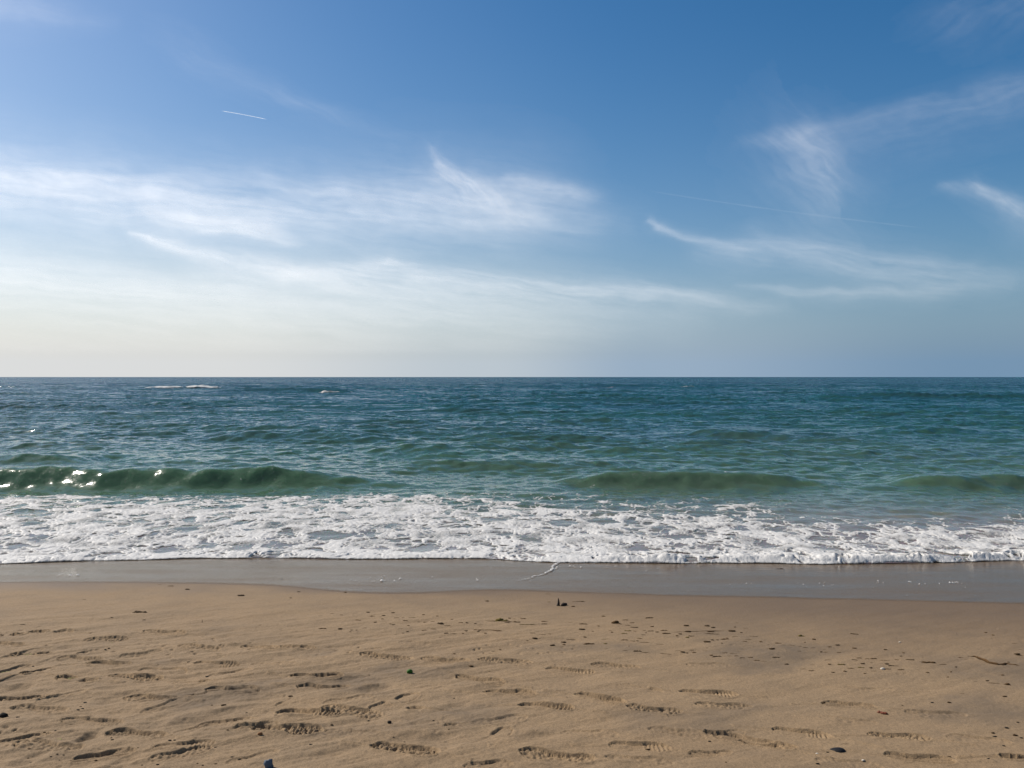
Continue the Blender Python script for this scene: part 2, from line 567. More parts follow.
def sea_height(x, y, fine=True):
    open_ = sst(11.5, 24.0, y)
    A = wsum(W_LONG, x, y)
    B = wsum(W_MID, x, y)
    gust = 1.0 + 1.1 * fbm(x * .05, y * .03, 2, 61)
    B = B * np.clip(gust, .45, 1.7)
    h = A * (.10 + .90 * open_) + B * (.13 + .87 * open_)
    h = h + 2.2 * h * h * open_                                   # sharper crests, flatter troughs
    far = sst(420, 160, y)
    h = h * far
    if fine:
        C = wsum(W_SHORT, x, y)
        calm = .7 + .3 * sst(13.5, 17.0, y)
        h = h + C * calm * np.clip(gust, .5, 1.6) * sst(140, 50, y)
    hb = 0
    for f in BREAKERS:
        hb = hb + f(x, y)
    h = h + hb
    if fine:
        m_ = sst(24, 18, y) * (1 + 2.2 * np.clip(hb * 3, 0, 1))
        h = h + m_ * (.0045 * fbm(x * 5.5, y * 6.5, 3, 241, .6) + .012 * fbm(x * 1.9, y * 2.6, 2, 243) * np.clip(hb * 3, 0, 1))
    return .03 + h


def bore(x):
    """height of the foaming front, higher to the right"""
    return np.maximum(.008, .016 + .040 * sst(-.6, 3.2, x) + .03 * pnoise(x * .9, x * 0 + 8, 401))


def surface(x, y):
    t = y - foam_front(x)
    zs = z_base(y)
    z = sea_height(x, y)
    k = sst(0, 1.6, t)
    swell = bore(x) * sst(0.0, .12, t) * np.exp(-np.clip(t, 0, 9) / 1.2)
    return (zs + .006) * (1 - k) + np.maximum(z, zs + .02) * k + swell * .7


def build_sea():
    sr = axis([(0, .00115), (.78, .00115), (1.1, .01), (2, .1), (12, 3)])
    s = np.concatenate([-sr[:0:-1], sr])
    yn = axis([(8.5, .03), (13.2, .03), (17, .03), (30, .06), (70, .22), (200, .9), (420, 4), (2000, 150), (60000, 9000)])
    S, Yn = np.meshgrid(s, yn)
    X = S * Yn
    Y = Yn + (foam_front(X) + .02 - 8.5) * sst(13.0, 8.5, Yn)
    Z = surface(X, Y)
    return make_mesh("sea", np.stack([X, Y, Z], -1).reshape(-1, 3), grid_quads(*X.shape), {"depth": -z_base(Y) + np.clip(Y - 45, 0, 400) * .05})


m = NT("sea_water")
dep = m.attr("depth")
dn = m.math('DIVIDE', dep, 12.0)
col = m.ramp(dn, [(0.0, (.20, .195, .175)), (.010, (.135, .15, .12)), (.017, (.060, .105, .064)), (.026, (.046, .104, .058)), (.085, (.017, .068, .052)),
                  (.22, (.009, .062, .060)), (1.0, (.006, .050, .058))])
cl = m.noise(.055, 4, .6, m.scaled(.5, 1, 1)).outputs[0]
col = m.mix(m.ramp(cl, [(.42, 0.0), (.62, .55)]), col, m.mix(1.0, col, (1.5, .85, 1.15), 'MULTIPLY'))
m.l(col, m.p.inputs["Base Color"])
m.p.inputs["IOR"].default_value = 1.333
m.p.inputs["Subsurface Weight"].default_value = .7
m.p.inputs["Subsurface Radius"].default_value = (.14, .32, .20)
m.p.inputs["Subsurface Scale"].default_value = 1.0
m.p.inputs["Roughness"].default_value = .13
# ripple normals: slopes added straight to the normal, so they hold at any distance
geo = m.n("ShaderNodeNewGeometry")
cd = m.n("ShaderNodeCameraData")
acc = None
for sc, amp, sv in ((9.0, .21, (1, 1, 1)), (2.6, .17, (.8, 1.2, 1)), (.55, .16, (.6, 1.2, 1)), (.13, .10, (.5, 1.2, 1)), (30, .11, (1, 1, 1))):
    nz = m.noise(sc, 4, .7, m.scaled(*sv))
    sub = m.n("ShaderNodeVectorMath", operation='SUBTRACT')
    m.l(nz.outputs["Color"], sub.inputs[0])
    sub.inputs[1].default_value = (.5, .5, .5)
    mul = m.n("ShaderNodeVectorMath", operation='MULTIPLY')
    m.l(sub.outputs[0], mul.inputs[0])
    mul.inputs[1].default_value = (amp * 1.7, amp * 2.4, 0)
    if acc is None:
        acc = mul.outputs[0]
    else:
        ad = m.n("ShaderNodeVectorMath", operation='ADD')
        m.l(acc, ad.inputs[0])
        m.l(mul.outputs[0], ad.inputs[1])
        acc = ad.outputs[0]
# calmer water close to the beach
calm = m.ramp(m.math('DIVIDE', dep, 1.2), [(.05, .30), (.16, .80), (.8, 1.0)])
scl = m.n("ShaderNodeVectorMath", operation='MULTIPLY')
m.l(acc, scl.inputs[0])
m.l(calm, scl.inputs[1])
# open water: steeper chop, leaning towards the shore
pos = m.n("ShaderNodeSeparateXYZ")
m.l(geo.outputs["Position"], pos.inputs[0])
out_ = m.ramp(m.math('DIVIDE', pos.outputs[1], 400.0), [(.03, .10), (.12, .60), (.5, 1.0)])
big = m.n("ShaderNodeVectorMath", operation='SCALE')
m.l(scl.outputs[0], big.inputs[0])
m.l(m.math('MULTIPLY_ADD', out_, 1.3, 1.0), big.inputs["Scale"])
lean = m.n("ShaderNodeCombineXYZ")
m.l(m.math('MULTIPLY', out_, -.24), lean.inputs[1])
ad0 = m.n("ShaderNodeVectorMath", operation='ADD')
m.l(big.outputs[0], ad0.inputs[0])
m.l(lean.outputs[0], ad0.inputs[1])
ad = m.n("ShaderNodeVectorMath", operation='ADD')
m.l(geo.outputs["Normal"], ad.inputs[0])
m.l(ad0.outputs[0], ad.inputs[1])
nm = m.n("ShaderNodeVectorMath", operation='NORMALIZE')
m.l(ad.outputs[0], nm.inputs[0])
m.l(nm.outputs[0], m.p.inputs["Normal"])
M_SEA = m.mat
obj("sea_water", build_sea(), M_SEA, kind="structure", label="blue green sea with low breaking waves reaching the horizon")


# ------------------------------------------------------------------ thin film of water left on the sand
def build_film():
    sr = axis([(0, .012), (6, .012), (8, .1), (40, 4)])
    xs = np.concatenate([-sr[:0:-1], sr])
    t = np.linspace(0, 1, 90)
    T, X = np.meshgrid(t, xs, indexing='ij')
    E = film_edge(X) + .03 * fbm(X * 2.2, X * 0, 4, 501) - .02
    Y = E + (foam_front(X) + .35 - E) * T
    Z = sand_height(X, Y) + .004
    d = Y - E
    return make_mesh("film", np.stack([X, Y, Z], -1).reshape(-1, 3), grid_quads(*X.shape), {"edge": sst(-.01, .09, d) * np.clip(.80 + .8 * fbm(X * .7, Y * 3.2, 4, 503), .35, 1.15)})


m = NT("water_film")
tr = m.n("ShaderNodeBsdfTransparent")
gl = m.n("ShaderNodeBsdfGlossy")
gl.inputs["Roughness"].default_value = .10
fr = m.n("ShaderNodeFresnel")
fr.inputs["IOR"].default_value = 1.285
bmp = m.n("ShaderNodeBump")
bmp.inputs["Strength"].default_value = .35
bmp.inputs["Distance"].default_value = .01
m.l(m.math('ADD', m.noise(14, 3, .6, m.scaled(.35, 1, 1)).outputs[0], m.math('MULTIPLY', m.noise(70, 2).outputs[0], .12)), bmp.inputs["Height"])
m.l(bmp.outputs[0], gl.inputs["Normal"])
m.l(bmp.outputs[0], fr.inputs["Normal"])
mx = m.n("ShaderNodeMixShader")
m.l(m.math('MULTIPLY', fr.outputs[0], m.attr("edge")), mx.inputs[0])
# slightly murky: it darkens the sand below
tr.inputs[0].default_value = (.62, .66, .70, 1)
tr2 = m.mix(m.attr("edge"), (1, 1, 1), (1.0, 1.0, .96))
m.l(tr2, tr.inputs[0])
m.l(tr.outputs[0], mx.inputs[1])
m.l(gl.outputs[0], mx.inputs[2])
m.l(mx.outputs[0], m.out.inputs[0])
obj("shallow_water", build_film(), m.mat, kind="structure", label="thin sheet of water draining over the wet sand")


# ------------------------------------------------------------------ foam
def ell(x, y, px, py, wx, wy, z=0.03):
    cx, cy = at(px, py, z)
    rx = wx / F_PX * cy
    ry = wy * cy * cy / (F_PX * CAM_Z)
    return np.exp(-(((x - cx) / rx) ** 2 + ((y - cy) / ry) ** 2))


def build_foam():
    sr = axis([(0, .00068), (.74, .00068), (1.0, .004), (1.6, .02)])
    s = np.concatenate([-sr[:0:-1], sr])
    tn = axis([(-.04, .008), (.5, .011), (2.0, .018), (4.6, .022), (7.4, .03)])
    S, T = np.meshgrid(s, tn)
    Yn = 8.5 + T
    X = S * Yn
    lip = .15 * fbm(X * 1.1, X * 0 + 1, 4, 601) + .02 * fbm(X * 16, X * 0, 2, 603)
    F = foam_front(X) + lip
    Y = F + T
    B = foam_back(X) + .35 * fbm(X * .9, Y * .4, 3, 611)
    q = (Y - F) / (B - F)                                   # 0 front .. 1 back
    wx = fbm(X * 2.1, Y * 2.1, 3, 621) * .55
    wy = fbm(X * 2.1 + 40, Y * 2.1, 3, 622) * .55
    f1, f2 = worley(X * 2.3 + wx * 1.5, Y * 1.9 + wy * 1.5, 31)
    g1, g2 = worley(X * 6.2 + wx * 3, Y * 5.2 + wy * 3, 37)
    e1, e2 = worley(X * 15 + wx * 4, Y * 13 + wy * 4, 41)
    lace = .44 * (f2 - f1) + .36 * (g2 - g1) + .24 * (e2 - e1)         # 0 on the strands
    patch = fbm(X * .8, Y * 1.0, 3, 631)
    dens = .50 + .55 * patch
    thr = np.where(q < 1, .292 - .03 * sst(-1, 3, X) + .07 * sst(1.0, .6, q) + .40 * patch + .16 * fbm(X * 3, Y * 3, 2, 633), .26 * sst(1.5, 1.0, q))
    thr = thr + .12 * sst(.10, .0, q)
    # trailing strands behind the white water, mostly to the right
    right = sst(-.5, 1.5, X)
    tail = sst(2.3, 1.02, q) * (.25 + .75 * right) * (.04 + .20 * sst(-.05, .25, fbm(X * .7, Y * 1.3, 3, 641)))
    thr = np.where(q < 1, thr, np.maximum(thr * .55, tail))
    # splashes on the faces of the breakers
    extra = 0
    for a in ((25, 481, 5, 1.2), (42, 493, 36, 3.0), (60, 489, 16, 2), (160, 494, 18, 2), (215, 489, 14, 1.2), (86, 492, 24, 1.2),
              (573, 487, 5, 2), (580, 494, 8, 2), (602, 492, 12, 1.8), (606, 497, 8, 1.5),
              (640, 502, 20, 1.5), (690, 503, 14, 1.8), (730, 503, 22, 2.2), (750, 500, 10, 1.5), (662, 499, 7, 1.4)):
        extra = extra + ell(X, Y, *a, z=.10)
    thr = thr + .20 * np.clip(extra, 0, 1.4) * (Y > F + 2)
    thr = np.where(q > 1, thr * sst(13.9, 13.2, Y) - .3 * sst(13.2, 13.9, Y), thr)
    crest = sst(.27, .35, BREAKERS[0](X, Y)) * sst(-9.4, -8.2, X) * sst(-4.6, -5.4, X)
    thr = np.maximum(thr, crest * (.10 + .35 * fbm(X * 2.2, Y * 2.2, 3, 645)))
    D = thr - lace
    a = sst(-.16, .09, D)
    a = a * sst(-.02, .02, T) * sst(7.3, 6.6, T)
    a = a * np.where(T > .35, np.clip(.84 + 1.0 * fbm(X * 2.6, Y * 2.6, 4, 651), .30, 1.0), 1.0)
    # heave: round clots, biggest at the breaking front
    fh = bore(X)
    l1, _ = worley(X * 13 + wx * 2, Y * 12 + wy * 2, 51)
    l2, _ = worley(X * 30 + wx * 3, Y * 28, 53)
    clot = np.sqrt(np.clip(1 - l1 * l1, 0, 1)) * .8 + np.sqrt(np.clip(1 - l2 * l2, 0, 1)) * .2
    front = sst(.0, .10, T) * np.exp(-np.clip(T, 0, 9) / .42)
    hump = .5 + fbm(X * 3.2, Y * 3.2, 2, 661)
    lift = .003 + .006 * clot * sst(.0, .12, D) + fh * front * sst(-.12, .08, D) * (.15 + 1.0 * clot) * np.clip(hump, .1, 1) * 1.3
    lift = lift + .030 * np.clip(D, 0, .3) * (.2 + .6 * clot)
    lift = lift + .022 * fbm(X * 2.4, Y * 3.0, 3, 671) * sst(.1, .6, T) * (q < 1.2)
    base = np.where(T < 0, z_base(Y) + .004, surface(X, np.maximum(Y, foam_front(X) + .0)))
    Z = base + lift * sst(-.02, .02, T)
    q4 = grid_quads(*X.shape)
    av = a.ravel()
    keep = av[q4].max(1) > .10
    v, qd, at_ = compact(np.stack([X, Y, Z], -1).reshape(-1, 3), q4[keep], {"cover": a})
    return make_mesh("surf_foam", v, qd, at_)


m = NT("foam")
m.p.inputs["Base Color"].default_value = (.54, .53, .51, 1)
m.p.inputs["Roughness"].default_value = .55
m.p.inputs["Specular IOR Level"].default_value = .25
bmp = m.n("ShaderNodeBump")
bmp.inputs["Strength"].default_value = .35
bmp.inputs["Distance"].default_value = .012
vo = m.n("ShaderNodeTexVoronoi")
vo.inputs["Scale"].default_value = 70
m.l(m.coord(), vo.inputs["Vector"])
m.l(m.math('ADD', m.math('MULTIPLY', vo.outputs[0], -.5), m.noise(28, 3, .6).outputs[0]), bmp.inputs["Height"])
m.l(bmp.outputs[0], m.p.inputs["Normal"])
tr = m.n("ShaderNodeBsdfTransparent")
mx = m.n("ShaderNodeMixShader")
fine = m.noise(55, 3, .65).outputs[0]
al = m.math('MULTIPLY_ADD', m.math('SUBTRACT', fine, .5), .8, m.attr("cover"))
m.l(m.ramp(al, [(.25, 0.0), (.85, 1.0)]), mx.inputs[0])
m.l(tr.outputs[0], mx.inputs[1])
m.l(m.p.outputs[0], mx.inputs[2])
m.l(mx.outputs[0], m.out.inputs[0])
M_FOAM = m.mat
obj("surf_foam", build_foam(), M_FOAM, kind="stuff", label="white lacy foam of the spent wave washing up the beach", cat="foam")


def build_film_foam():
    """the tongue of foam and the bubbles left on the thin water"""
    sr = axis([(0, .009), (6.4, .009)])
    xs = np.concatenate([-sr[:0:-1], sr])
    T, X = np.meshgrid(np.linspace(0, 1, 130), xs, indexing='ij')
    E = film_edge(X)
    Y = E + (foam_front(X) + .05 - E) * T
    wx = X + .05 * fbm(X * 6, Y * 6, 3, 811)
    wy = Y + .05 * fbm(X * 6 + 30, Y * 6, 3, 812)
    P = np.array([at(a, b_) for a, b_ in ((575, 562), (560, 563.5), (553, 566), (551, 571), (545, 574.5), (534, 577.5), (524, 580.5), (512, 583.5))])
    W_ = np.array([.045, .040, .032, .036, .024, .014, .010, .004])
    best = np.full(X.shape, -9.0)
    for i in range(len(P) - 1):
        ab = P[i + 1] - P[i]
        t = np.clip(((wx - P[i, 0]) * ab[0] + (wy - P[i, 1]) * ab[1]) / (ab @ ab), 0, 1)
        d = np.hypot(wx - P[i, 0] - t * ab[0], (wy - P[i, 1] - t * ab[1]) * .8)
        best = np.maximum(best, 1 - d / (W_[i] + (W_[i + 1] - W_[i]) * t))
    g1, g2 = worley(X * 14, Y * 11, 821)
    tongue = .8 * sst(.0, .8, best - .9 * (g2 - g1) + .5 * fbm(X * 9, Y * 6, 2, 823))
    # bubbles and flecks: a few cells of a lattice carry one
    bub = 0
    for sc, sd_, thr in ((15, 831, .80), (27, 832, .86)):
        b1, _ = worley(X * sc, Y * sc * .75, sd_)
        r_ = .38 * np.clip(pnoise(X * sc * .5, Y * sc * .4, sd_ + 3) - .12, 0, 1) * 1.8
        cl = 0
        for px, py, wx_, wy_ in ((470, 565.5, 26, 4), (490, 587, 30, 2.6), (395, 584, 60, 5), (660, 571, 26, 5), (930, 590, 60, 5), (800, 593, 70, 4), (80, 580, 90, 3), (360, 590, 30, 3), (570, 567, 40, 4)):
            cl = cl + ell(X, Y, px, py, wx_, wy_, z=.06)
        bub = np.maximum(bub, sst(.0, .12, r_ * (.35 + .9 * np.clip(cl, 0, 1)) - b1))
    a = np.maximum(tongue, bub) * sst(0, .06, T)
    Z = sand_height(X, Y) + .005 + .012 * a
    q4 = grid_quads(*X.shape)
    keep = a.ravel()[q4].max(1) > .08
    v, qd, at_ = compact(np.stack([X, Y, Z], -1).reshape(-1, 3), q4[keep], {"cover": a})
    return make_mesh("foam_bubbles", v, qd, at_)


obj("foam_bubbles", build_film_foam(), M_FOAM, kind="stuff", label="tongue of foam and bubbles left on the thin water over the sand", cat="foam")

# ------------------------------------------------------------------ whitecaps far out
def whitecap(label, px0, px1, py, seed, wid=1.6, op=1.0):
    y0 = (CAM_Z - .5) / ((py - HORIZON) / F_PX)
    x0, x1 = (px0 - 512) / F_PX * y0, (px1 - 512) / F_PX * y0
    n, mm = 160, 9
    X, S_ = np.meshgrid(np.linspace(x0, x1, n), np.linspace(-1, 1, mm))
    t = (X - x0) / (x1 - x0)
    w = wid * np.clip(np.minimum(t, 1 - t) * 6, 0, 1) * np.clip(.55 + 1.6 * fbm(X * .35, X * 0, 3, seed), .03, 1.3)
    Y = y0 + 1.2 * fbm(X * .12, X * 0 + 4, 3, seed + 2) + S_ * w
    Z = sea_height(X, Y) + .10 + .25 * np.sqrt(np.clip(1 - S_ ** 2, 0, 1)) * np.clip(w / wid, 0, 1) * (1 + fbm(X * 2, Y * 2, 2, seed + 4))
    c0 = np.array([X.mean(), Y.mean(), 0])
    cov = np.clip(1.2 - np.abs(S_) ** 3, 0, 1) * np.clip(.75 + 1.3 * fbm(X * .9, Y * .9, 3, seed + 9), 0, 1) * (w > .04 * wid) * op
    me = make_mesh("whitecap", np.stack([X, Y, Z], -1).reshape(-1, 3) - c0, grid_quads(*X.shape), {"cover": cov})
    obj("whitecap", me, M_FOAM, label, "wave crest", "whitecaps far out", "thing", tuple(c0))


whitecap("longest white wave crest near the horizon at the left", 143, 222, 386.2, 41, 2.2)
whitecap("white wave crest at the right end of a dark swell near the horizon", 318, 354, 389.2, 45, 1.3)
whitecap("faint thin white crest near the horizon right of centre, left of another", 592, 620, 385.6, 49, 1.2, .45)
whitecap("faint thin white crest near the horizon, rightmost of all", 678, 696, 385.4, 53, 1.0, .5)

# ------------------------------------------------------------------ high clouds
def sky_point(px, py, alt):
    """where the sight line through a pixel meets a given height"""
    px, py = np.asarray(px, float), np.asarray(py, float)
    up = (HORIZON - py) / F_PX
    y = (alt - CAM_Z) / np.maximum(up, .02)
    return (px - 512) / F_PX * y, y


m = NT("thin_ice_cloud")
tl = m.n("ShaderNodeBsdfTranslucent")
tl.inputs[0].default_value = (1.0, .99, .97, 1)
tr = m.n("ShaderNodeBsdfTransparent")
mx = m.n("ShaderNodeMixShader")
m.l(m.attr("cloud"), mx.inputs[0])
m.l(tr.outputs[0], mx.inputs[1])
m.l(tl.outputs[0], mx.inputs[2])
m.l(mx.outputs[0], m.out.inputs[0])
M_CLOUD = m.mat


CLOUD_K = .68


def cirrus(label, alt, spine, width, strength, seed, streak=(30.0, 5.0), ang=0.0, grain=.6, sharp=0.0, cut=.004, power=1.0):
    """one bank of cirrus: spine [(px, py)], half widths above/below (px) at each spine point, opacity at each point"""
    P = np.array(spine, float)
    lo, hi = P.min(0), P.max(0)
    wmax = max(max(a, b) for a, b in width)
    u = np.arange(lo[0] - 1.8 * wmax - 20, hi[0] + 1.8 * wmax + 20, 1.6)
    v = np.arange(max(-60, lo[1] - 2.8 * wmax), min(357, hi[1] + 2.8 * wmax), 1.2)
    U, V = np.meshgrid(u, v)
    wu = U + 22 * fbm(U / 60, V / 40, 4, seed + 3)
    wv = V + 11 * fbm(U / 70, V / 30, 4, seed + 5)
    best = np.full(U.shape, 1e9)
    D = np.zeros(U.shape)
    for i in range(len(P) - 1):
        a, b_ = P[i], P[i + 1]
        ab = b_ - a
        L = np.hypot(*ab)
        tt = np.clip(((wu - a[0]) * ab[0] + (wv - a[1]) * ab[1]) / L ** 2, 0, 1)
        dx, dy = wu - a[0] - tt * ab[0], wv - a[1] - tt * ab[1]
        dist = np.hypot(dx, dy)
        side = (ab[0] * dy - ab[1] * dx) / L * (1 if ab[0] >= 0 else -1)     # + below the spine
        w_up = width[i][0] + (width[i + 1][0] - width[i][0]) * tt
        w_dn = width[i][1] + (width[i + 1][1] - width[i][1]) * tt
        w = np.where(side > 0, w_dn, w_up)
        st = strength[i] + (strength[i + 1] - strength[i]) * tt
        val = dist / np.maximum(w, .1)
        dens = CLOUD_K * st * (.72 * np.exp(-val ** 2.0) + .28 * np.exp(-(val / 2.1) ** 2))
        D = np.maximum(D, dens)
    c, s = math.cos(ang), math.sin(ang)
    a, b_ = wu * c + wv * s, -wu * s + wv * c
    n = fbm(a / streak[0], b_ / streak[1], 5, seed + 11, .58)
    n2 = fbm(a / (streak[0] * 3.2), b_ / (streak[1] * 3.0), 3, seed + 23)
    D = D * np.clip(1 - grain + grain * (.9 + 1.5 * n + 1.3 * n2), 0, 1.7)
    D = np.clip(D, 0, .93)
    E = np.minimum(np.minimum(U - u[0], u[-1] - U) / 14, np.minimum(V - v[0], v[-1] - V) / 9)
    D = D * sst(0, 1, E)
    A = alt + 180 * fbm(U / 60, V / 30, 3, seed + 31)
    X, Y = sky_point(U, V, A)
    q4 = grid_quads(*U.shape)
    keep = D.ravel()[q4].max(1) > cut
    cx, cy = float(X.mean()), float(Y.mean())
    vv, qd, at_ = compact(np.stack([X - cx, Y - cy, A - alt], -1).reshape(-1, 3), q4[keep], {"cloud": D})
    return obj("cirrus_cloud", make_mesh("cirrus_cloud", vv, qd, at_), M_CLOUD, label, "cloud", "cirrus clouds over the sea", "thing", (cx, cy, alt))


cirrus("broad white cirrus band across the left sky, ending in an upturned tuft", 8000,
       [(-160, 168), (-20, 176), (90, 188), (190, 198), (300, 204), (420, 205), (520, 212), (620, 226)],
       [(26, 34), (24, 34), (22, 36), (20, 38), (24, 36), (30, 34), (30, 26), (18, 16)],
       [.46, .50, .50, .46, .40, .38, .32, .06], 1000, (60, 7), R(7), .55)
cirrus("bright wispy tuft rising from the right end of the broad band", 8200,
       [(440, 152), (452, 172), (478, 190), (510, 208), (540, 222)], [(5, 7), (8, 12), (10, 16), (14, 16), (16, 14)],
       [.18, .38, .32, .26, .04], 1100, (26, 4), R(42), .6)
cirrus("short faint wisp beside the tuft of the broad band", 8200,
       [(505, 180), (540, 186), (575, 192), (600, 196)], [(3, 8), (5, 9), (5, 9), (4, 7)], [.1, .34, .24, .04], 1150, (24, 4), R(8), .6)
cirrus("bright trailing edge of cirrus under the broad band", 8100,
       [(150, 214), (215, 229), (262, 237), (300, 245)], [(16, 5), (14, 4), (9, 3), (5, 2)], [.2, .42, .46, .10], 1200, (34, 3.5), R(13), .5)
cirrus("hooked cirrus streak with a bright head in the lower left sky", 8000,
       [(132, 233), (150, 237), (172, 243), (200, 254), (250, 266), (320, 280), (420, 290), (480, 296)],
       [(2, 3), (3, 5), (5, 7), (7, 10), (9, 14), (10, 12), (9, 9), (6, 6)], [.35, .58, .50, .40, .34, .30, .22, .05], 1300, (40, 4), R(14), .5)
cirrus("long pale cirrus bank low in the middle of the sky", 8300,
       [(250, 258), (290, 268), (340, 270), (385, 264), (430, 276), (520, 286), (620, 292), (720, 300), (790, 306)],
       [(5, 8), (6, 12), (7, 14), (8, 16), (8, 14), (9, 13), (10, 12), (8, 10), (5, 6)], [.12, .34, .30, .40, .34, .30, .28, .16, .03], 1400, (46, 4), R(7), .6)
cirrus("wide thin veil of cloud above the left horizon", 9000,
       [(-180, 262), (0, 275), (160, 292), (340, 304), (520, 312), (700, 322)],
       [(26, 40), (26, 40), (22, 38), (18, 34), (14, 26), (8, 12)], [.40, .40, .38, .32, .22, .03], 1500, (80, 6), R(5), .45)
cirrus("fan shaped cirrus wisp in the upper right sky", 8600,
       [(738, 143), (775, 138), (800, 140), (818, 160), (830, 185), (840, 204)], [(7, 10), (10, 14), (16, 14), (22, 34), (20, 30), (6, 10)],
       [.04, .17, .22, .20, .16, .02], 1600, (26, 4.5), R(38), .5)
cirrus("slanting feathery streak reaching the right edge from the fan shaped wisp", 8800,
       [(796, 136), (850, 122), (900, 112), (960, 98), (1040, 78), (1120, 60)], [(6, 14), (6, 26), (7, 34), (8, 30), (10, 26), (12, 26)],
       [.08, .09, .10, .10, .09, .06], 1700, (50, 5), R(-14), .55)
cirrus("small bright cirrus patch low at the right edge", 8300,
       [(938, 186), (975, 188), (1000, 202), (1030, 218), (1090, 240)], [(3, 5), (5, 8), (7, 10), (9, 14), (9, 14)], [.05, .20, .22, .20, .15], 1800, (24, 4), R(30), .6)
cirrus("curved cirrus hook with a bright tip right of centre", 8100,
       [(648, 224), (655, 231), (680, 238), (720, 244), (760, 250)], [(3, 2), (4, 3), (4, 3.5), (4, 8), (4, 12)], [.14, .26, .23, .15, .03], 1900, (30, 3.5), R(9), .35)
cirrus("soft cirrus bank running from the curved hook to the right", 8200,
       [(700, 254), (760, 246), (820, 254), (900, 266), (980, 276), (1040, 282)], [(8, 10), (10, 14), (12, 16), (12, 16), (10, 12), (6, 8)],
       [.05, .18, .20, .17, .12, .03], 2000, (44, 4.5), R(8), .6)
cirrus("thin grey streak of cirrus low in the right sky", 8400,
       [(740, 286), (790, 291), (850, 294), (930, 290), (1010, 284)], [(3, 4), (4, 5), (5, 5), (7, 8), (6, 6)], [.03, .15, .14, .13, .03], 2100, (44, 3.5), R(3), .6)
cirrus("faint diagonal smear of cirrus in the upper left sky", 9000,
       [(150, 20), (200, 58), (250, 82), (300, 104), (350, 122), (410, 138)], [(10, 12), (14, 16), (10, 12), (8, 9), (8, 8), (5, 5)],
       [.01, .05, .05, .07, .04, .01], 2200, (40, 5), R(28), .75)
cirrus("faint smudge of cirrus in the top left corner", 9000,
       [(-60, 0), (30, 10), (110, 22)], [(10, 12), (12, 14), (8, 9)], [.14, .14, .02], 2300, (50, 6), R(8), .6)
cirrus("faint purplish streak of cirrus in the top right corner", 9000,
       [(900, 26), (960, 14), (1060, -6)], [(14, 18), (16, 26), (18, 30)], [.01, .05, .05], 2400, (60, 6), R(-32), .8)


# ------------------------------------------------------------------ vapour trails
def trail(label, ends, alt, r0, r1, opacity, seed):
    n = 60
    t = np.linspace(0, 1, n)
    px = ends[0][0] + (ends[1][0] - ends[0][0]) * t
    py = ends[0][1] + (ends[1][1] - ends[0][1]) * t - ends[2] * 4 * t * (1 - t)
    X, Y = sky_point(px, py, alt)
    r = (r0 + (r1 - r0) * t) * np.clip(np.minimum(t, 1 - t) * 14, .1, 1) * (1 + .5 * fbm(t * 14, t * 0, 2, seed))
    ph = np.linspace(0, 2 * np.pi, 9)[:-1]
    d = np.stack([np.gradient(X), np.gradient(Y), 0 * X], -1)
    d /= np.linalg.norm(d, axis=1, keepdims=True)
    sidev = np.stack([d[:, 1], -d[:, 0], 0 * X], -1)
    C = np.stack([X, Y, np.full(n, alt)], -1)
    c0 = C.mean(0)
    V = (C - c0)[:, None] + r[:, None, None] * (np.cos(ph)[None, :, None] * sidev[:, None] + np.sin(ph)[None, :, None] * np.array([0, 0, 1.0]))
    i = np.arange(n * 8).reshape(n, 8)
    q = np.stack([i[:-1], i[1:], np.roll(i[1:], -1, 1), np.roll(i[:-1], -1, 1)], -1).reshape(-1, 4)
    op = opacity * np.clip(np.minimum(t, 1 - t) * 8, 0, 1) * (1 + .6 * fbm(t * 9, t * 0, 2, seed + 4))
    me = make_mesh("vapour_trail", V.reshape(-1, 3), q, {"cloud": np.clip(np.repeat(op, 8), 0, 1)})
    return obj("vapour_trail", me, M_CLOUD, label, "vapour trail", None, "thing", tuple(c0))


trail("short bright aircraft trail alone in the upper left blue", ((221, 111.5), (269, 120.5), .4), 10000, 12, 10, .20, 1)
trail("long faint aircraft trail above the curved cirrus hook", ((640, 190), (930, 229), -2), 10000, 40, 55, .011, 2)


# ------------------------------------------------------------------ things washed up on the sand
def simple(name, col, rough=.7, var=.5):
    q = NT(name)
    nz = q.noise(60, 3, .6).outputs[0]
    dk = tuple(c * (1 - var) for c in col)
    q.l(q.mix(nz, dk, tuple(min(1, c * (1 + var)) for c in col)), q.p.inputs["Base Color"])
    q.p.inputs["Roughness"].default_value = rough
    q.p.inputs["Specular IOR Level"].default_value = .18
    bp = q.n("ShaderNodeBump")
    bp.inputs["Strength"].default_value = .5
    bp.inputs["Distance"].default_value = .002
    q.l(nz, bp.inputs["Height"])
    q.l(bp.outputs[0], q.p.inputs["Normal"])
    return q.mat


M_WEED = simple("dark_weed_and_shade", (.046, .026, .010), .85)
M_BROWN = simple("brown_weed", (.080, .043, .016), .85)
M_OLIVE = simple("olive_weed", (.12, .088, .022), .85)
M_GREEN = simple("green_alga", (.045, .13, .018), .5)
M_BLACK = simple("black_stone_and_shade", (.020, .017, .014), .85)
M_SLATE = simple("blue_grey_stone", (.10, .125, .16), .6)
M_SHELL = simple("pale_shell", (.62, .56, .47), .5, .15)
M_RED = simple("red_brown_leaf", (.16, .045, .022), .5)
M_WOOD = simple("wet_wood", (.030, .022, .017), .7)


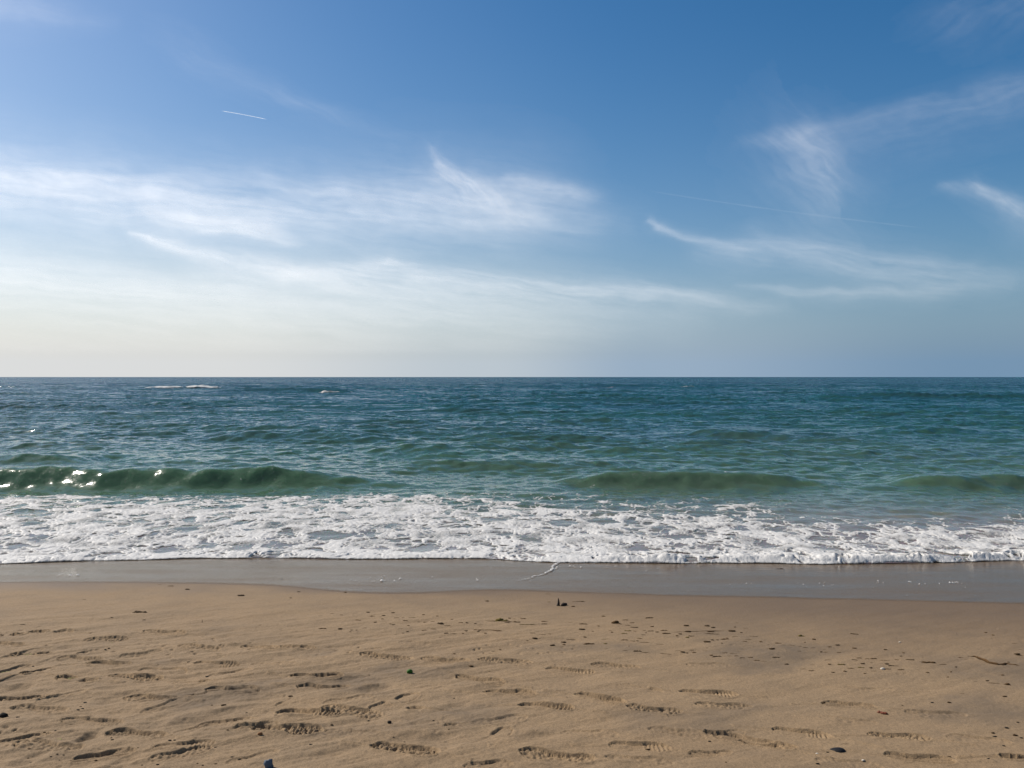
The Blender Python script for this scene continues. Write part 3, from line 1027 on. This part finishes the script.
def lump_mesh(seed, flat=.45, ragged=.35, n=14, mrows=8):
    """small ragged lump, unit length along x, sitting on z = 0"""
    r_ = np.random.default_rng(seed)
    th = np.linspace(0, 2 * np.pi, n, endpoint=False)
    ph = np.linspace(.12, np.pi - .12, mrows)
    T, P_ = np.meshgrid(th, ph)
    rad = .5 * (1 + ragged * (fbm(np.cos(T) * np.sin(P_) * 2.2 + seed, np.sin(T) * np.sin(P_) * 2.2 + np.cos(P_) * 1.7, 3, seed) * 2.2))
    V = np.stack([rad * np.cos(T) * np.sin(P_), rad * .55 * np.sin(T) * np.sin(P_), rad * flat * np.cos(P_)], -1)
    V[..., 2] += flat * .28
    i = np.arange(n * mrows).reshape(mrows, n)
    q = np.stack([i[:-1], i[1:], np.roll(i[1:], -1, 1), np.roll(i[:-1], -1, 1)], -1).reshape(-1, 4)
    V = V.reshape(-1, 3)
    top = np.array([[0, 0, V[i[0], 2].mean()], [0, 0, V[i[-1], 2].mean()]])
    k = len(V)
    V = np.concatenate([V, top])
    cap = [[k, i[0, j], i[0, (j + 1) % n], i[0, (j + 1) % n]] for j in range(n)] + [[k + 1, i[-1, (j + 1) % n], i[-1, j], i[-1, j]] for j in range(n)]
    return V, q, np.array(cap)


def to_mesh(name, V, q, tris):
    faces = [tuple(int(a) for a in f) for f in q] + [tuple(int(a) for a in f[:3]) for f in tris]
    me = bpy.data.meshes.new(name)
    me.from_pydata([tuple(map(float, v)) for v in V], [], faces)
    me.polygons.foreach_set("use_smooth", [True] * len(me.polygons))
    me.update()
    return me


def strand_verts(seed, w=.05, h=.035, curl=.10, n=22, path=None):
    """flattened, tapering, wavering strand of weed, unit length along x"""
    r_ = np.random.default_rng(seed)
    t = np.linspace(0, 1, n)
    if path is None:
        x = t - .5
        y = curl * fbm(t * 2.6 + seed, t * 0, 3, seed) * 2 * (1 + 0 * t)
    else:
        Pt = np.array(path, float)
        d_ = np.r_[0, np.cumsum(np.hypot(*np.diff(Pt, axis=0).T))]
        x, y = np.interp(t * d_[-1], d_, Pt[:, 0]), np.interp(t * d_[-1], d_, Pt[:, 1])
    wid = w * np.clip(np.minimum(t, 1 - t) * 5, .15, 1) * (1 + 1.3 * fbm(t * 6 + 3 * seed, t * 0, 2, seed + 5))
    hh_ = h * np.clip(np.minimum(t, 1 - t) * 6, .2, 1) * (1 + 1.2 * fbm(t * 7 + seed, t * 0, 2, seed + 8))
    nx, ny = -np.gradient(y), np.gradient(x)
    ln = np.hypot(nx, ny)
    nx, ny = nx / ln, ny / ln
    ph = np.linspace(0, 2 * np.pi, 8, endpoint=False)
    V = np.stack([x[:, None] + nx[:, None] * wid[:, None] * np.cos(ph), y[:, None] + ny[:, None] * wid[:, None] * np.cos(ph),
                  hh_[:, None] * (.55 + np.sin(ph))], -1)
    i = np.arange(n * 8).reshape(n, 8)
    q = np.stack([i[:-1], i[1:], np.roll(i[1:], -1, 1), np.roll(i[:-1], -1, 1)], -1).reshape(-1, 4)
    k = n * 8
    V = np.concatenate([V.reshape(-1, 3), [[x[0], y[0], hh_[0] * .5], [x[-1], y[-1], hh_[-1] * .5]]])
    cap = [[k, i[0, (j + 1) % 8], i[0, j], 0] for j in range(8)] + [[k + 1, i[-1, j], i[-1, (j + 1) % 8], 0] for j in range(8)]
    return V, q, np.array(cap)


def join(parts):
    VV, QQ, TT, o = [], [], [], 0
    for V, q, t_ in parts:
        VV.append(V); QQ.append(q + o); TT.append(t_ + o); o += len(V)
    return np.concatenate(VV), np.concatenate(QQ), np.concatenate(TT)


def moved(p, dx, dy, rz, sc):
    V, q, t_ = p
    c, s = math.cos(rz), math.sin(rz)
    W = V * sc
    W = np.stack([W[:, 0] * c - W[:, 1] * s + dx, W[:, 0] * s + W[:, 1] * c + dy, W[:, 2]], -1)
    return W, q, t_


LIB = {}
for nm, mt in (("dark", M_WEED), ("brown", M_BROWN), ("olive", M_OLIVE)):
    LIB[nm, "blob"] = []
    LIB[nm, "bar"] = []
    LIB[nm, "thin"] = []
    LIB[nm, "clump"] = []
    for i in range(5):
        sd_ = {"dark": 10, "brown": 50, "olive": 90}[nm] + i
        for kd, geo_ in (("blob", join([moved(lump_mesh(sd_, .26, .6), 0, 0, 0, .85), moved(strand_verts(sd_ + 1, .07, .05, .2), .12, .05, .3, .9)])),
                         ("bar", join([strand_verts(sd_, .075, .045), moved(lump_mesh(sd_ + 3, .3, .4), random.uniform(-.3, .3), 0, .3, .35)])),
                         ("thin", strand_verts(sd_, .022, .016, .05)),
                         ("clump", join([moved(strand_verts(sd_ + 7 * j, .07, .05, .2), random.uniform(-.2, .2), random.uniform(-.25, .25), random.uniform(-.7, .7), random.uniform(.5, .9)) for j in range(4)]
                                        + [moved(lump_mesh(sd_ + 2, .5, .5), -.1, 0, .2, .5)]))):
            me = to_mesh("seaweed", *geo_)
            me.materials.append(mt)
            LIB[nm, kd].append(me)


def ground_z(x, y):
    a = np.array([[x]]), np.array([[y]])
    return float(sand_height(*a)[0, 0])


def lay(name, me, px, py, length_px, label, cat, group=None, rz=None, zs=1.0, sink=0.0, mat=None, thin=None):
    x, y = at(px, py)
    o = obj(name, me, mat, label, cat, group, "thing", (x, y, ground_z(x, y) - sink))
    L = length_px / F_PX * y
    wdt = L if thin is None else min(L, thin)
    o.scale = (L, wdt, wdt * zs)
    o.rotation_euler = (0, 0, R(random.uniform(-12, 12)) if rz is None else R(rz))
    return o


SPECK = "tiny dark seaweed fleck among the many scattered along the tide line"
FLECK = "tiny dark speck added for a shaded hole in the trodden sand near the shoe prints"
# px, py, length px, colour, form, label (None: one of the many flecks)
WEED = [
    # damp upper beach, left
    (240, 596.5, 8, "dark", "blob", "dark weed scrap alone just above the wet edge, left of the bay in it"),
    (186.5, 590, 5, "dark", "blob", "small dark scrap near the wet edge above the far left prints"),
    (170, 586.5, 7, "brown", "bar", "short brown strand right at the wet edge on the left"),
    (159, 585, 4, "brown", "thin", None), (83, 600, 4, "brown", "bar", None), (281, 580, 3, "dark", "blob", None),
    (298, 593, 4, "dark", "blob", None), (290, 599, 3, "dark", "blob", None), (345, 593.5, 3, "dark", "blob", None), (487, 601.5, 4, "dark", "blob", None),
    (139.5, 613, 17, "dark", "bar", "long dark weed scrap above the line shaped print on the left"),
    (143, 620.5, 4, "dark", "blob", None), (21, 625.5, 6, "dark", "bar", "small dark weed bar above the leftmost prints"),
    (110.5, 618.5, 3, "dark", "blob", None), (210, 621.5, 4, "brown", "thin", None),
    # scatter left of centre
    (322, 629, 9, "brown", "bar", "brown weed bar at the left end of the tide line scatter"),
    (339.5, 629.5, 5, "dark", "blob", None), (351, 631.2, 3, "dark", "blob", None), (356, 631.4, 2.5, "dark", "blob", None), (364, 629, 5, "brown", "bar", None),
    (367.5, 613.2, 4, "dark", "blob", None), (357.5, 620.6, 7, "brown", "bar", None), (332, 614, 5, "brown", "bar", None), (341, 616, 4, "brown", "bar", None),
    (320, 616, 5, "brown", "thin", None), (372, 617, 7, "brown", "bar", None), (375, 623, 4, "dark", "blob", None), (383, 616.5, 4, "dark", "blob", None),
    (353, 616, 3, "brown", "thin", None), (292, 626.5, 4, "brown", "thin", None), (382, 620, 3, "brown", "blob", None), (385, 631, 3, "brown", "thin", None),
    (392.5, 613.5, 4, "dark", "blob", None), (391, 611.5, 5, "brown", "thin", None), (396, 619, 6, "brown", "bar", None), (405, 622, 6, "brown", "bar", None),
    (393, 625.5, 4, "dark", "blob", None), (400, 630, 5, "brown", "thin", None), (402.5, 633.5, 3, "dark", "blob", None), (407, 632, 3, "dark", "blob", None),
    (411.5, 618.5, 7, "olive", "thin", None), (425, 622.5, 5, "brown", "bar", None), (432.5, 622.2, 5, "brown", "bar", None), (418, 622, 4, "brown", "thin", None),
    (440, 625.6, 7, "dark", "blob", "dark lump trailing a thin strand in the middle of the tide line scatter"),
    (446.5, 627, 9, "brown", "thin", None), (451.5, 628.2, 4, "brown", "thin", None), (424, 631, 6, "brown", "bar", None), (433, 630, 7, "brown", "bar", None),
    (446, 635, 5, "dark", "blob", None), (452, 635.4, 8, "brown", "thin", None), (440, 639, 4, "brown", "bar", None), (421, 636, 7, "olive", "thin", None),
    (451.5, 620, 3, "brown", "blob", None), (460.5, 624.5, 5, "brown", "bar", None), (475, 625, 3, "dark", "blob", None), (480, 626, 6, "brown", "thin", None),
    (433, 618, 3, "brown", "thin", None), (423, 616, 3, "brown", "blob", None), (437, 617, 3, "brown", "blob", None), (408, 627, 3, "brown", "blob", None),
    (501, 621.8, 15, "olive", "clump", "largest olive brown weed clump left of centre, with strands at both ends"),
    (500, 622.6, 26, "brown", "thin", "thin strand under the olive brown clump left of centre"),
    (509.5, 619, 4, "dark", "blob", None), (507, 623.6, 6, "dark", "bar", None), (466, 631.5, 4, "dark", "blob", None), (476, 631, 6, "brown", "bar", None),
    (482, 631.2, 4, "dark", "bar", None), (498, 631.6, 11, "brown", "bar", "brown weed bar just below the olive brown clump"),
    (488, 631, 22, "brown", "thin", "long thin strand running left from the bar below the olive clump"),
    (505, 640, 5, "brown", "thin", None), (470.5, 667.5, 5, "brown", "blob", None), (488, 672, 6, "olive", "thin", None), (507, 673, 4, "olive", "thin", None),
    (454, 655, 3, "brown", "blob", None), (500, 650, 3, "brown", "blob", None),
    # centre
    (548, 594.3, 5, "brown", "thin", None), (549, 602.5, 4, "olive", "bar", None), (573, 607, 4, "brown", "blob", None),
    (578, 602, 14, "brown", "thin", "thin strand lying right of the upright stub, dark at one end"),
    (583, 602.2, 4, "dark", "bar", None), (517, 623, 7, "dark", "bar", "dark weed bar directly left of the pair of strands at centre"),
    (523, 619.5, 7, "brown", "bar", None), (514, 620, 4, "brown", "bar", None), (520, 618, 4, "brown", "thin", None), (527.5, 625.8, 16, "olive", "thin", "thin olive strand under the short bars near the centre"),
    (545, 622, 9, "brown", "bar", None), (544, 624.6, 7, "dark", "bar", "small dark bar under a brown one, right of the centre strands"),
    (570, 622.5, 5, "brown", "thin", None), (576, 623.3, 4, "brown", "thin", None), (583.5, 624.5, 10, "brown", "bar", "brown bar midway between the stub and the large brown clump"),
    (603.5, 616.6, 4, "brown", "blob", None), (582, 630.6, 7, "dark", "blob", "dark lump below the brown bar midway to the large clump"),
    (617.5, 624.4, 15, "brown", "clump", "large ragged brown weed clump right of centre"),
    (625.5, 621.5, 6, "brown", "bar", None), (632, 624, 6, "brown", "bar", None), (634.5, 628.2, 9, "dark", "bar", "dark weed bar lying just right of the large brown clump"),
    (628, 626.5, 6, "brown", "bar", None), (628, 631.8, 8, "olive", "bar", "yellowish weed scrap below the large brown clump"), (624.5, 634.6, 7, "olive", "bar", None),
    (533, 634.6, 6, "dark", "bar", None), (542, 636, 7, "brown", "thin", None), (534.7, 639.6, 6, "dark", "blob", "dark lump at the lower edge of the scatter near the centre"),
    (527.4, 641.4, 3, "dark", "blob", None), (563.4, 643.2, 6, "dark", "blob", "dark lump below the scatter, upper of the two small lumps there"),
    (552.4, 647.4, 6, "dark", "blob", "dark lump below the scatter, lower of the two small lumps there"),
    (589, 645.5, 12, "brown", "bar", "straight brown weed bar alone below the scatter right of centre"),
    (606, 640.6, 9, "olive", "thin", None), (605.5, 645, 4, "olive", "blob", None), (606.5, 650.3, 4, "brown", "thin", None), (624.5, 641.6, 9, "brown", "bar", None),
    (633, 642.3, 6, "dark", "bar", None), (625, 652.5, 6, "brown", "thin", None), (637.5, 652.7, 10, "dark", "bar", "dark bar on the lower weed line under the large clump"),
    (514.5, 640, 5, "brown", "thin", None), (520, 633, 4, "brown", "thin", None), (537, 633, 3, "olive", "thin", None), (571, 640, 9, "brown", "thin", None), (518, 640.3, 5, "brown", "thin", None),
    # right of centre
    (649.5, 619, 10, "dark", "bar", "dark weed bar highest above the scatter right of centre"),
    (652.5, 627.4, 4, "brown", "blob", None), (651, 632, 7, "dark", "bar", None), (644, 636, 5, "dark", "bar", None), (640, 639.5, 6, "brown", "bar", None), (657.5, 633.3, 4, "dark", "blob", None),
    (664.5, 631.8, 8, "brown", "bar", None), (666.5, 634.7, 10, "brown", "bar", "brown bar just left of the dark lump with the long strand"),
    (686.6, 626.6, 6, "dark", "blob", "dark lump straight above the one with the long strand"),
    (688.5, 633, 8, "dark", "blob", "dark lump in the middle of a long straight strand"),
    (697, 632.6, 50, "brown", "thin", "long straight thin strand running through a dark lump"),
    (692, 637.2, 7, "dark", "bar", "dark weed bar under the lump with the long strand"),
    (688, 638.4, 4, "olive", "blob", None), (680.6, 635.2, 4, "dark", "blob", None), (713, 634.9, 14, "brown", "thin", None),
    (707.5, 626.6, 6, "dark", "blob", "left lump of the dark pair above the weed line"), (713.6, 628.1, 5, "dark", "blob", "right lump of the dark pair above the weed line"),
    (711, 632.9, 8, "brown", "bar", None), (732.4, 632, 8, "dark", "blob", "dark upright lump with a thin stalk, right of the long strand"),
    (735.6, 628, 3, "dark", "blob", None), (737.5, 623.5, 4, "brown", "thin", None), (746.5, 629.2, 5, "brown", "thin", None), (754, 637.2, 8, "brown", "thin", None),
    (707.6, 642.4, 8, "dark", "blob", "thick dark lump below the long straight strand"), (713, 640.5, 4, "dark", "blob", None), (718, 640.5, 3, "dark", "blob", None),
    (726, 640.2, 10, "brown", "bar", "brown bar right of the thick dark lump"), (735.5, 637.6, 6, "brown", "thin", None), (748.5, 640.6, 7, "brown", "thin", None), (745.6, 642.6, 5, "brown", "bar", None),
    (761.6, 642.8, 4, "brown", "blob", None), (645, 643.5, 9, "brown", "thin", None), (660, 645.2, 8, "brown", "thin", None),
    (683, 652.5, 5, "dark", "blob", "dark crumb with a thin tail on the lower weed line"), (678, 651.4, 6, "brown", "thin", None), (687.4, 653, 3, "dark", "blob", None), (692, 650.5, 5, "dark", "bar", None),
    (694.5, 652.8, 4, "brown", "blob", None), (705.5, 651.4, 4, "brown", "thin", None), (717.3, 657.6, 11, "dark", "bar", "dark bar at the left end of the lower weed line's tail"),
    (725.5, 653.8, 6, "brown", "bar", None), (734, 654.6, 7, "brown", "thin", None), (737, 657.4, 5, "brown", "bar", None), (731, 657.2, 5, "brown", "thin", None), (743, 659.6, 6, "dark", "bar", None),
    (751, 659.2, 6, "brown", "bar", None), (757.5, 661.8, 7, "brown", "bar", None), (764, 662.4, 7, "brown", "thin", None), (645, 653.6, 10, "brown", "thin", None), (666, 654.6, 10, "brown", "thin", None),
    # right
    (802, 636.6, 8, "olive", "clump", "small yellowish olive weed tuft alone on the smooth damp sand"),
    (855.5, 634.7, 9, "dark", "bar", "dark flat bar alone on the smooth damp sand right of the olive tuft"),
    (779, 643.8, 8, "brown", "bar", "brown bar at the start of a dotted line, below the olive tuft"), (784, 646.3, 5, "brown", "thin", None),
    (792, 646.2, 7, "brown", "thin", None), (800.5, 647.4, 5, "brown", "thin", None), (806.5, 648.4, 5, "dark", "bar", None), (814, 648.6, 5, "brown", "thin", None),
    (772.7, 650.4, 7, "dark", "blob", "upper of two dark lumps at the left of the right hand scatter"), (776.8, 658.6, 9, "dark", "bar", "lower, longer of two dark pieces at the left of the right hand scatter"),
    (787.5, 664.6, 5, "dark", "blob", None), (838.5, 646, 5, "dark", "blob", "small dark lump above the right hand scatter"), (830.5, 647.6, 4, "brown", "blob", None), (825, 650, 3, "brown", "thin", None),
    (826.6, 652.4, 5, "brown", "bar", None), (840, 652.6, 5, "brown", "bar", None), (855.5, 649, 5, "brown", "blob", "small brown curl above the right hand scatter"), (829, 660.4, 7, "brown", "thin", None),
    (814, 665.4, 5, "brown", "thin", None), (821, 664.6, 3, "brown", "thin", None), (830.5, 665, 4, "brown", "blob", None), (842.5, 665.5, 9, "olive", "bar", "olive bar in the middle of the right hand scatter"),
    (856.5, 657.5, 4, "brown", "thin", None), (860, 659, 6, "brown", "bar", None), (855.5, 661, 6, "dark", "bar", None), (868, 659.6, 5, "brown", "bar", None), (874.5, 659.4, 8, "brown", "bar", None), (886, 661, 9, "brown", "thin", None),
    (863.8, 664.4, 5, "dark", "blob", None), (851.5, 669.3, 7, "brown", "bar", None), (862, 668.4, 8, "olive", "bar", None), (872, 668.6, 4, "dark", "blob", None), (874.5, 671.4, 6, "brown", "thin", None),
    (804, 670, 6, "brown", "thin", None), (812.6, 672, 7, "brown", "bar", None), (846, 672.6, 4, "brown", "blob", None), (834, 674, 4, "dark", "blob", None), (866, 674, 3, "brown", "blob", None),
    (888, 664.6, 5, "dark", "blob", None), (892.5, 666.2, 7, "dark", "bar", "dark bar just above the pale shell fragment in the right hand scatter"), (889, 669.2, 8, "dark", "bar", None),
    (898, 660, 5, "brown", "bar", None), (911.5, 660.4, 9, "dark", "bar", "dark bar between the right hand scatter and the long curved strand"), (897.5, 666.3, 5, "dark", "bar", None), (902.5, 670.2, 8, "brown", "bar", None),
    (930, 663.4, 15, "brown", "bar", "brown bar with a thin tail left of the long curved strand"), (943, 664.8, 10, "brown", "thin", None), (924, 662.2, 6, "brown", "thin", None),
    (928.8, 673.2, 4, "brown", "blob", None), (949.5, 677.2, 3, "brown", "blob", None), (904.8, 653, 3, "brown", "blob", None), (902, 656.6, 3, "dark", "blob", None),
    (962.4, 658, 6, "brown", "bar", None), (967.4, 659.7, 4, "brown", "thin", None),
    (1004.5, 666, 8, "dark", "blob", "dark knot on the right part of the long curved strand"), (1010, 663.6, 3, "dark", "blob", None),
    (1020.5, 656, 9, "dark", "clump", "dark weed clump at the right edge above the long curved strand"), (1016, 644.6, 5, "brown", "thin", None), (1022, 650.5, 4, "brown", "thin", None),
    (987, 633.5, 3, "brown", "blob", None), (994.4, 636, 3, "brown", "blob", None), (1004.4, 675.2, 4, "brown", "blob", None), (977, 681.6, 5, "brown", "thin", None),
    (989, 680.6, 4, "dark", "blob", None), (996, 683.4, 11, "brown", "thin", None), (1010, 685, 9, "brown", "clump", "brown weed tuft below the long curved strand near the right edge"), (963.4, 693, 5, "brown", "thin", None),
    (780, 569.6, 9, "dark", "bar", "dark strand lying in the shallow water under the foam on the right"),
    (1006.5, 696.8, 5, "dark", "blob", "dark crumb near the right edge between weed tuft and the lower dark specks"),
]
NEAR = [
    (31.5, 667.3, 3), (107.5, 650.3, 3), (104, 651.4, 3), (87, 660.6, 3), (187.5, 662.4, 4), (206, 675.4, 5), (199.5, 662, 2), (138, 664.4, 4), (42.5, 734.6, 4), (46.4, 735.4, 2.5), (53.6, 732.4, 3.5),
    (27, 751.4, 4), (48.6, 759, 3), (55, 757, 3), (61.6, 757, 3), (57.4, 760.6, 2.5), (26, 761.4, 3), (110.4, 743.2, 4), (109.6, 740.4, 3), (76.4, 712.2, 4), (81, 710.6, 4), (94, 761, 4),
    (213.8, 748.2, 4), (136.4, 750.4, 3.5), (168.4, 743.6, 4.5), (173.2, 743.4, 3.5), (222.5, 706.6, 7), (245.4, 713.4, 3), (226.5, 732.4, 3.5), (238.4, 760.4, 5), (230.8, 758.2, 4), (214.4, 763.8, 4),
    (201.4, 765.2, 3.5), (196, 763.8, 3), (156, 765.6, 4), (140.4, 765.8, 3), (210.8, 704.4, 3), (274.6, 718.4, 4.5), (331, 726.2, 4), (310, 746.4, 5), (368.2, 720.6, 4), (289.6, 696.4, 6),
    (433, 723.4, 3), (448.6, 732.4, 2.5), (404, 742.8, 2.5), (393, 740, 2.5), (825, 703.8, 5), (828.8, 754, 3.5), (820.4, 756.4, 2.5), (819, 767, 5), (710.4, 743.4, 4), (648.5, 752, 6),
    (933.6, 703.4, 4), (951, 703.6, 5), (1019.8, 723.2, 3.5), (1008.8, 728.6, 5), (995, 734, 5), (996.8, 737.6, 5.5), (1017.4, 736, 6), (1023.6, 738.2, 4), (1006, 746.6, 4), (951.2, 758.8, 5), (990.4, 761.6, 4), (904, 706, 2.5),
    (16, 719.8, 5), (83.5, 703, 5), (79, 707.6, 3), (640, 731, 2.5), (727, 764.5, 3), (565, 667, 2), (454, 700, 3),
]
GW, GN = "seaweed bits along the tide line", "dark specks for shaded holes in the trodden sand"
cnt = 0
for px, py, L, colr, form, lab in WEED:
    ms = LIB[colr, form]
    me = ms[cnt % len(ms)]
    cnt += 1
    k = 1.0 if form != "thin" else 1.15
    lay("seaweed_scrap" if form in ("blob", "clump") else "seaweed_strand", me, px, py, L * k, lab or SPECK, "seaweed", GW,
        zs=random.uniform(.75, 1.1) if form != "thin" else 1.3, rz=None if form != "bar" else random.uniform(-14, 10), thin=.10 if form == 'thin' else None)
SHADE_SPECKS = []  # dark lumps laid in for small holes and shadows of the near sand
for i in range(5):
    me = to_mesh("shade_speck", *lump_mesh(300 + i, .34, .5, 10, 6))
    me.materials.append((M_BLACK, M_WEED)[i % 2])
    SHADE_SPECKS.append(me)
for i, (px, py, L) in enumerate(NEAR):
    lay("shade_speck", SHADE_SPECKS[i % 5], px, py, L * .8, FLECK, "debris", GN)

# finer flecks between them
rf = random.Random(5)
for i in range(75):
    px = rf.choice((rf.uniform(320, 520), rf.uniform(500, 680), rf.uniform(640, 780), rf.uniform(800, 960)))
    py = np.interp(px, [320, 500, 700, 960], [622, 630, 641, 664]) + rf.gauss(0, 8)
    form, colr = rf.choice((("blob", "dark"), ("thin", "brown"), ("bar", "brown"), ("blob", "brown"), ("thin", "olive")))
    lay("seaweed_scrap" if form == "blob" else "seaweed_strand", rf.choice(LIB[colr, form]), px, py, rf.uniform(1.8, 4.2), SPECK, "seaweed", GW, rz=rf.uniform(-35, 35))

# the long curved strand at the right
pts = [at(*p) for p in ((969, 658.7), (976, 659), (984, 661.5), (991, 664.2), (1000, 666), (1008, 665.2), (1016, 666.3), (1030, 667.5))]
c0 = np.mean(pts, 0)
me = to_mesh("seaweed_strand", *strand_verts(77, .0050, .007, path=[(a - c0[0], b_ - c0[1]) for a, b_ in pts], n=60))
obj("seaweed_strand", me, M_BROWN, "longest brown strand, curving down to the right edge of the beach", "seaweed", GW, "thing", (c0[0], c0[1], ground_z(*c0)))


def lathe_stub():
    """short broken stub of wood standing in the sand, slightly bent"""
    n, mm = 12, 14
    t = np.linspace(-.25, 1, mm)
    ph = np.linspace(0, 2 * np.pi, n, endpoint=False)
    T, P_ = np.meshgrid(t, ph, indexing='ij')
    rad = np.interp(T, [-.25, 0, .25, .6, .9, 1], [.30, .26, .17, .12, .06, .015]) * (1 + .6 * fbm(P_ * .9 + 4, T * 5, 3, 901))
    V = np.stack([rad * np.cos(P_) + .06 * np.sin(T * 3), rad * np.sin(P_), T], -1)
    i = np.arange(n * mm).reshape(mm, n)
    q = np.stack([i[:-1], np.roll(i[:-1], -1, 1), np.roll(i[1:], -1, 1), i[1:]], -1).reshape(-1, 4)
    V = np.concatenate([V.reshape(-1, 3), [[.06 * math.sin(3), 0, 1.01]]])
    cap = [[len(V) - 1, i[-1, j], i[-1, (j + 1) % n], 0] for j in range(n)]
    return V, q, np.array(cap)


x, y = at(558.3, 606)
o = obj("driftwood_stub", to_mesh("driftwood_stub", *lathe_stub()), M_WOOD, "dark pointed wooden stub standing upright near the water's edge", "driftwood", None, "thing", (x, y, ground_z(x, y)))
o.scale = (.060, .060, .062)
lay("dark_lump", to_mesh("dark_lump", *lump_mesh(905, .55, .5)), 564, 605.8, 6, "dark lump at the foot of the upright stub", "driftwood", mat=M_WOOD)  # small dark lump right of the stub's foot
o = lay("twig", to_mesh("twig", *lathe_stub()), 201.2, 623, 3, "tiny twig standing upright on the left above the shoe prints", "twig", mat=M_WOOD)
o.scale = (.010, .010, .026)

lay("alga_ball", to_mesh("alga_ball", *lump_mesh(910, .8, .2)), 409.4, 674.6, 6, "small round green alga alone on the sand left of centre", "alga", mat=M_GREEN)
for px, py, L, lab in ((27, 654.5, 8, "yellow green algae on a mound at the far left"), (109.5, 641.6, 6, "green algae caught in the shoe print at the left"),
                       (4, 673.5, 9, "green algae in the rough print at the left edge"), (70, 680.5, 9, "green algae in the dark print near the left edge"),
                       (57, 740, 8, "yellow green algae beside the oval hollow at the lower left")):
    lay("alga_patch", to_mesh("alga_patch", *join([moved(strand_verts(911 + int(px) + 5 * j, .07, .02, .2), random.uniform(-.25, .25), random.uniform(-.2, .2), random.uniform(-1, 1), random.uniform(.3, .6)) for j in range(6)])),
        px, py, L, lab, "alga", "scraps of algae in the prints", mat=simple("algae", (.20, .19, .055), .7))

lay("pebble", to_mesh("pebble", *lump_mesh(920, .7, .15)), 389, 725.6, 4.5, "small black pebble between the prints at bottom centre", "pebble", mat=M_BLACK)
lay("pebble", to_mesh("pebble", *lump_mesh(921, .7, .2)), 1.5, 718.5, 9, "black pebble cut by the left edge of the beach view", "pebble", mat=M_BLACK, sink=.004)
lay("pebble", to_mesh("pebble", *lump_mesh(922, .7, .25)), 259, 737.4, 5, "orange brown pebble at the left end of the deep tread print", "pebble", mat=simple("orange_stone", (.25, .12, .05), .7))
o = lay("stone", to_mesh("stone", *lump_mesh(923, 1.0, .45, 9, 6)), 267.5, 769, 9.5, "angular blue grey stone at the bottom edge of the beach", "stone", mat=M_SLATE, rz=12, zs=1.25)


def mussel():
    n, mm = 26, 9
    t = np.linspace(0, 1, n)
    half = .30 * np.sin(np.pi * np.clip(t, 0, 1) ** .72) ** .8
    s_ = np.linspace(-1, 1, mm)
    T, S_ = np.meshgrid(t, s_, indexing='ij')
    H = half[:, None]
    X_ = T - .5
    Y_ = H * S_ + .05 * np.sin(np.pi * T)
    Z_ = .26 * np.sqrt(np.clip(1 - S_ ** 2, 0, 1)) * np.sin(np.pi * np.clip(T, 0, 1) ** .72) ** .6 * (1 + .05 * np.sin(T * 60))
    top = np.stack([X_, Y_, Z_], -1).reshape(-1, 3)
    bot = top.copy()
    bot[:, 2] = bot[:, 2] * .8 - .03
    i = np.arange(n * mm).reshape(n, mm)
    q = np.stack([i[:-1, :-1], i[1:, :-1], i[1:, 1:], i[:-1, 1:]], -1).reshape(-1, 4)
    return np.concatenate([top, bot]), np.concatenate([q, q[:, ::-1] + n * mm]), np.zeros((0, 4), int)


lay("mussel_shell", to_mesh("mussel_shell", *mussel()), 838.5, 752, 16, "black pointed mussel shell lying at the lower right", "shell", mat=simple("mussel_black", (.012, .012, .014), .6), rz=172, zs=.7)
lay("seaweed_strand", LIB["dark", "thin"][1], 846.5, 745.6, 9, "short curved dark strand behind the black mussel shell", "seaweed", GW, zs=1.3)
lay("shell_fragment", to_mesh("shell_fragment", *lump_mesh(930, .5, .25)), 818.4, 756, 3.6, "white shell fragment left of the black mussel shell", "shell", mat=M_SHELL)
lay("shell_fragment", to_mesh("shell_fragment", *lump_mesh(931, .5, .3)), 884, 669.3, 4.5, "pale shell fragment in the weed on the right", "shell", mat=M_SHELL)
lay("shell_fragment", to_mesh("shell_fragment", *lump_mesh(932, .4, .3)), 864.8, 762.4, 3.5, "pale shell fragment right of the black mussel shell", "shell", mat=M_SHELL)
lay("shell_fragment", to_mesh("shell_fragment", *lump_mesh(933, .4, .3)), 901, 643.4, 2.5, "pale shell fragment on the smooth damp sand at the right", "shell", mat=M_SHELL)
lay("leaf_scrap", to_mesh("leaf_scrap", *join([strand_verts(940, .16, .10, .12), moved(strand_verts(941, .10, .10, .1), .05, .10, .3, .7)])), 884, 714, 11,
    "small red brown scrap alone on the sand at the right", "leaf", mat=M_RED, rz=-24)
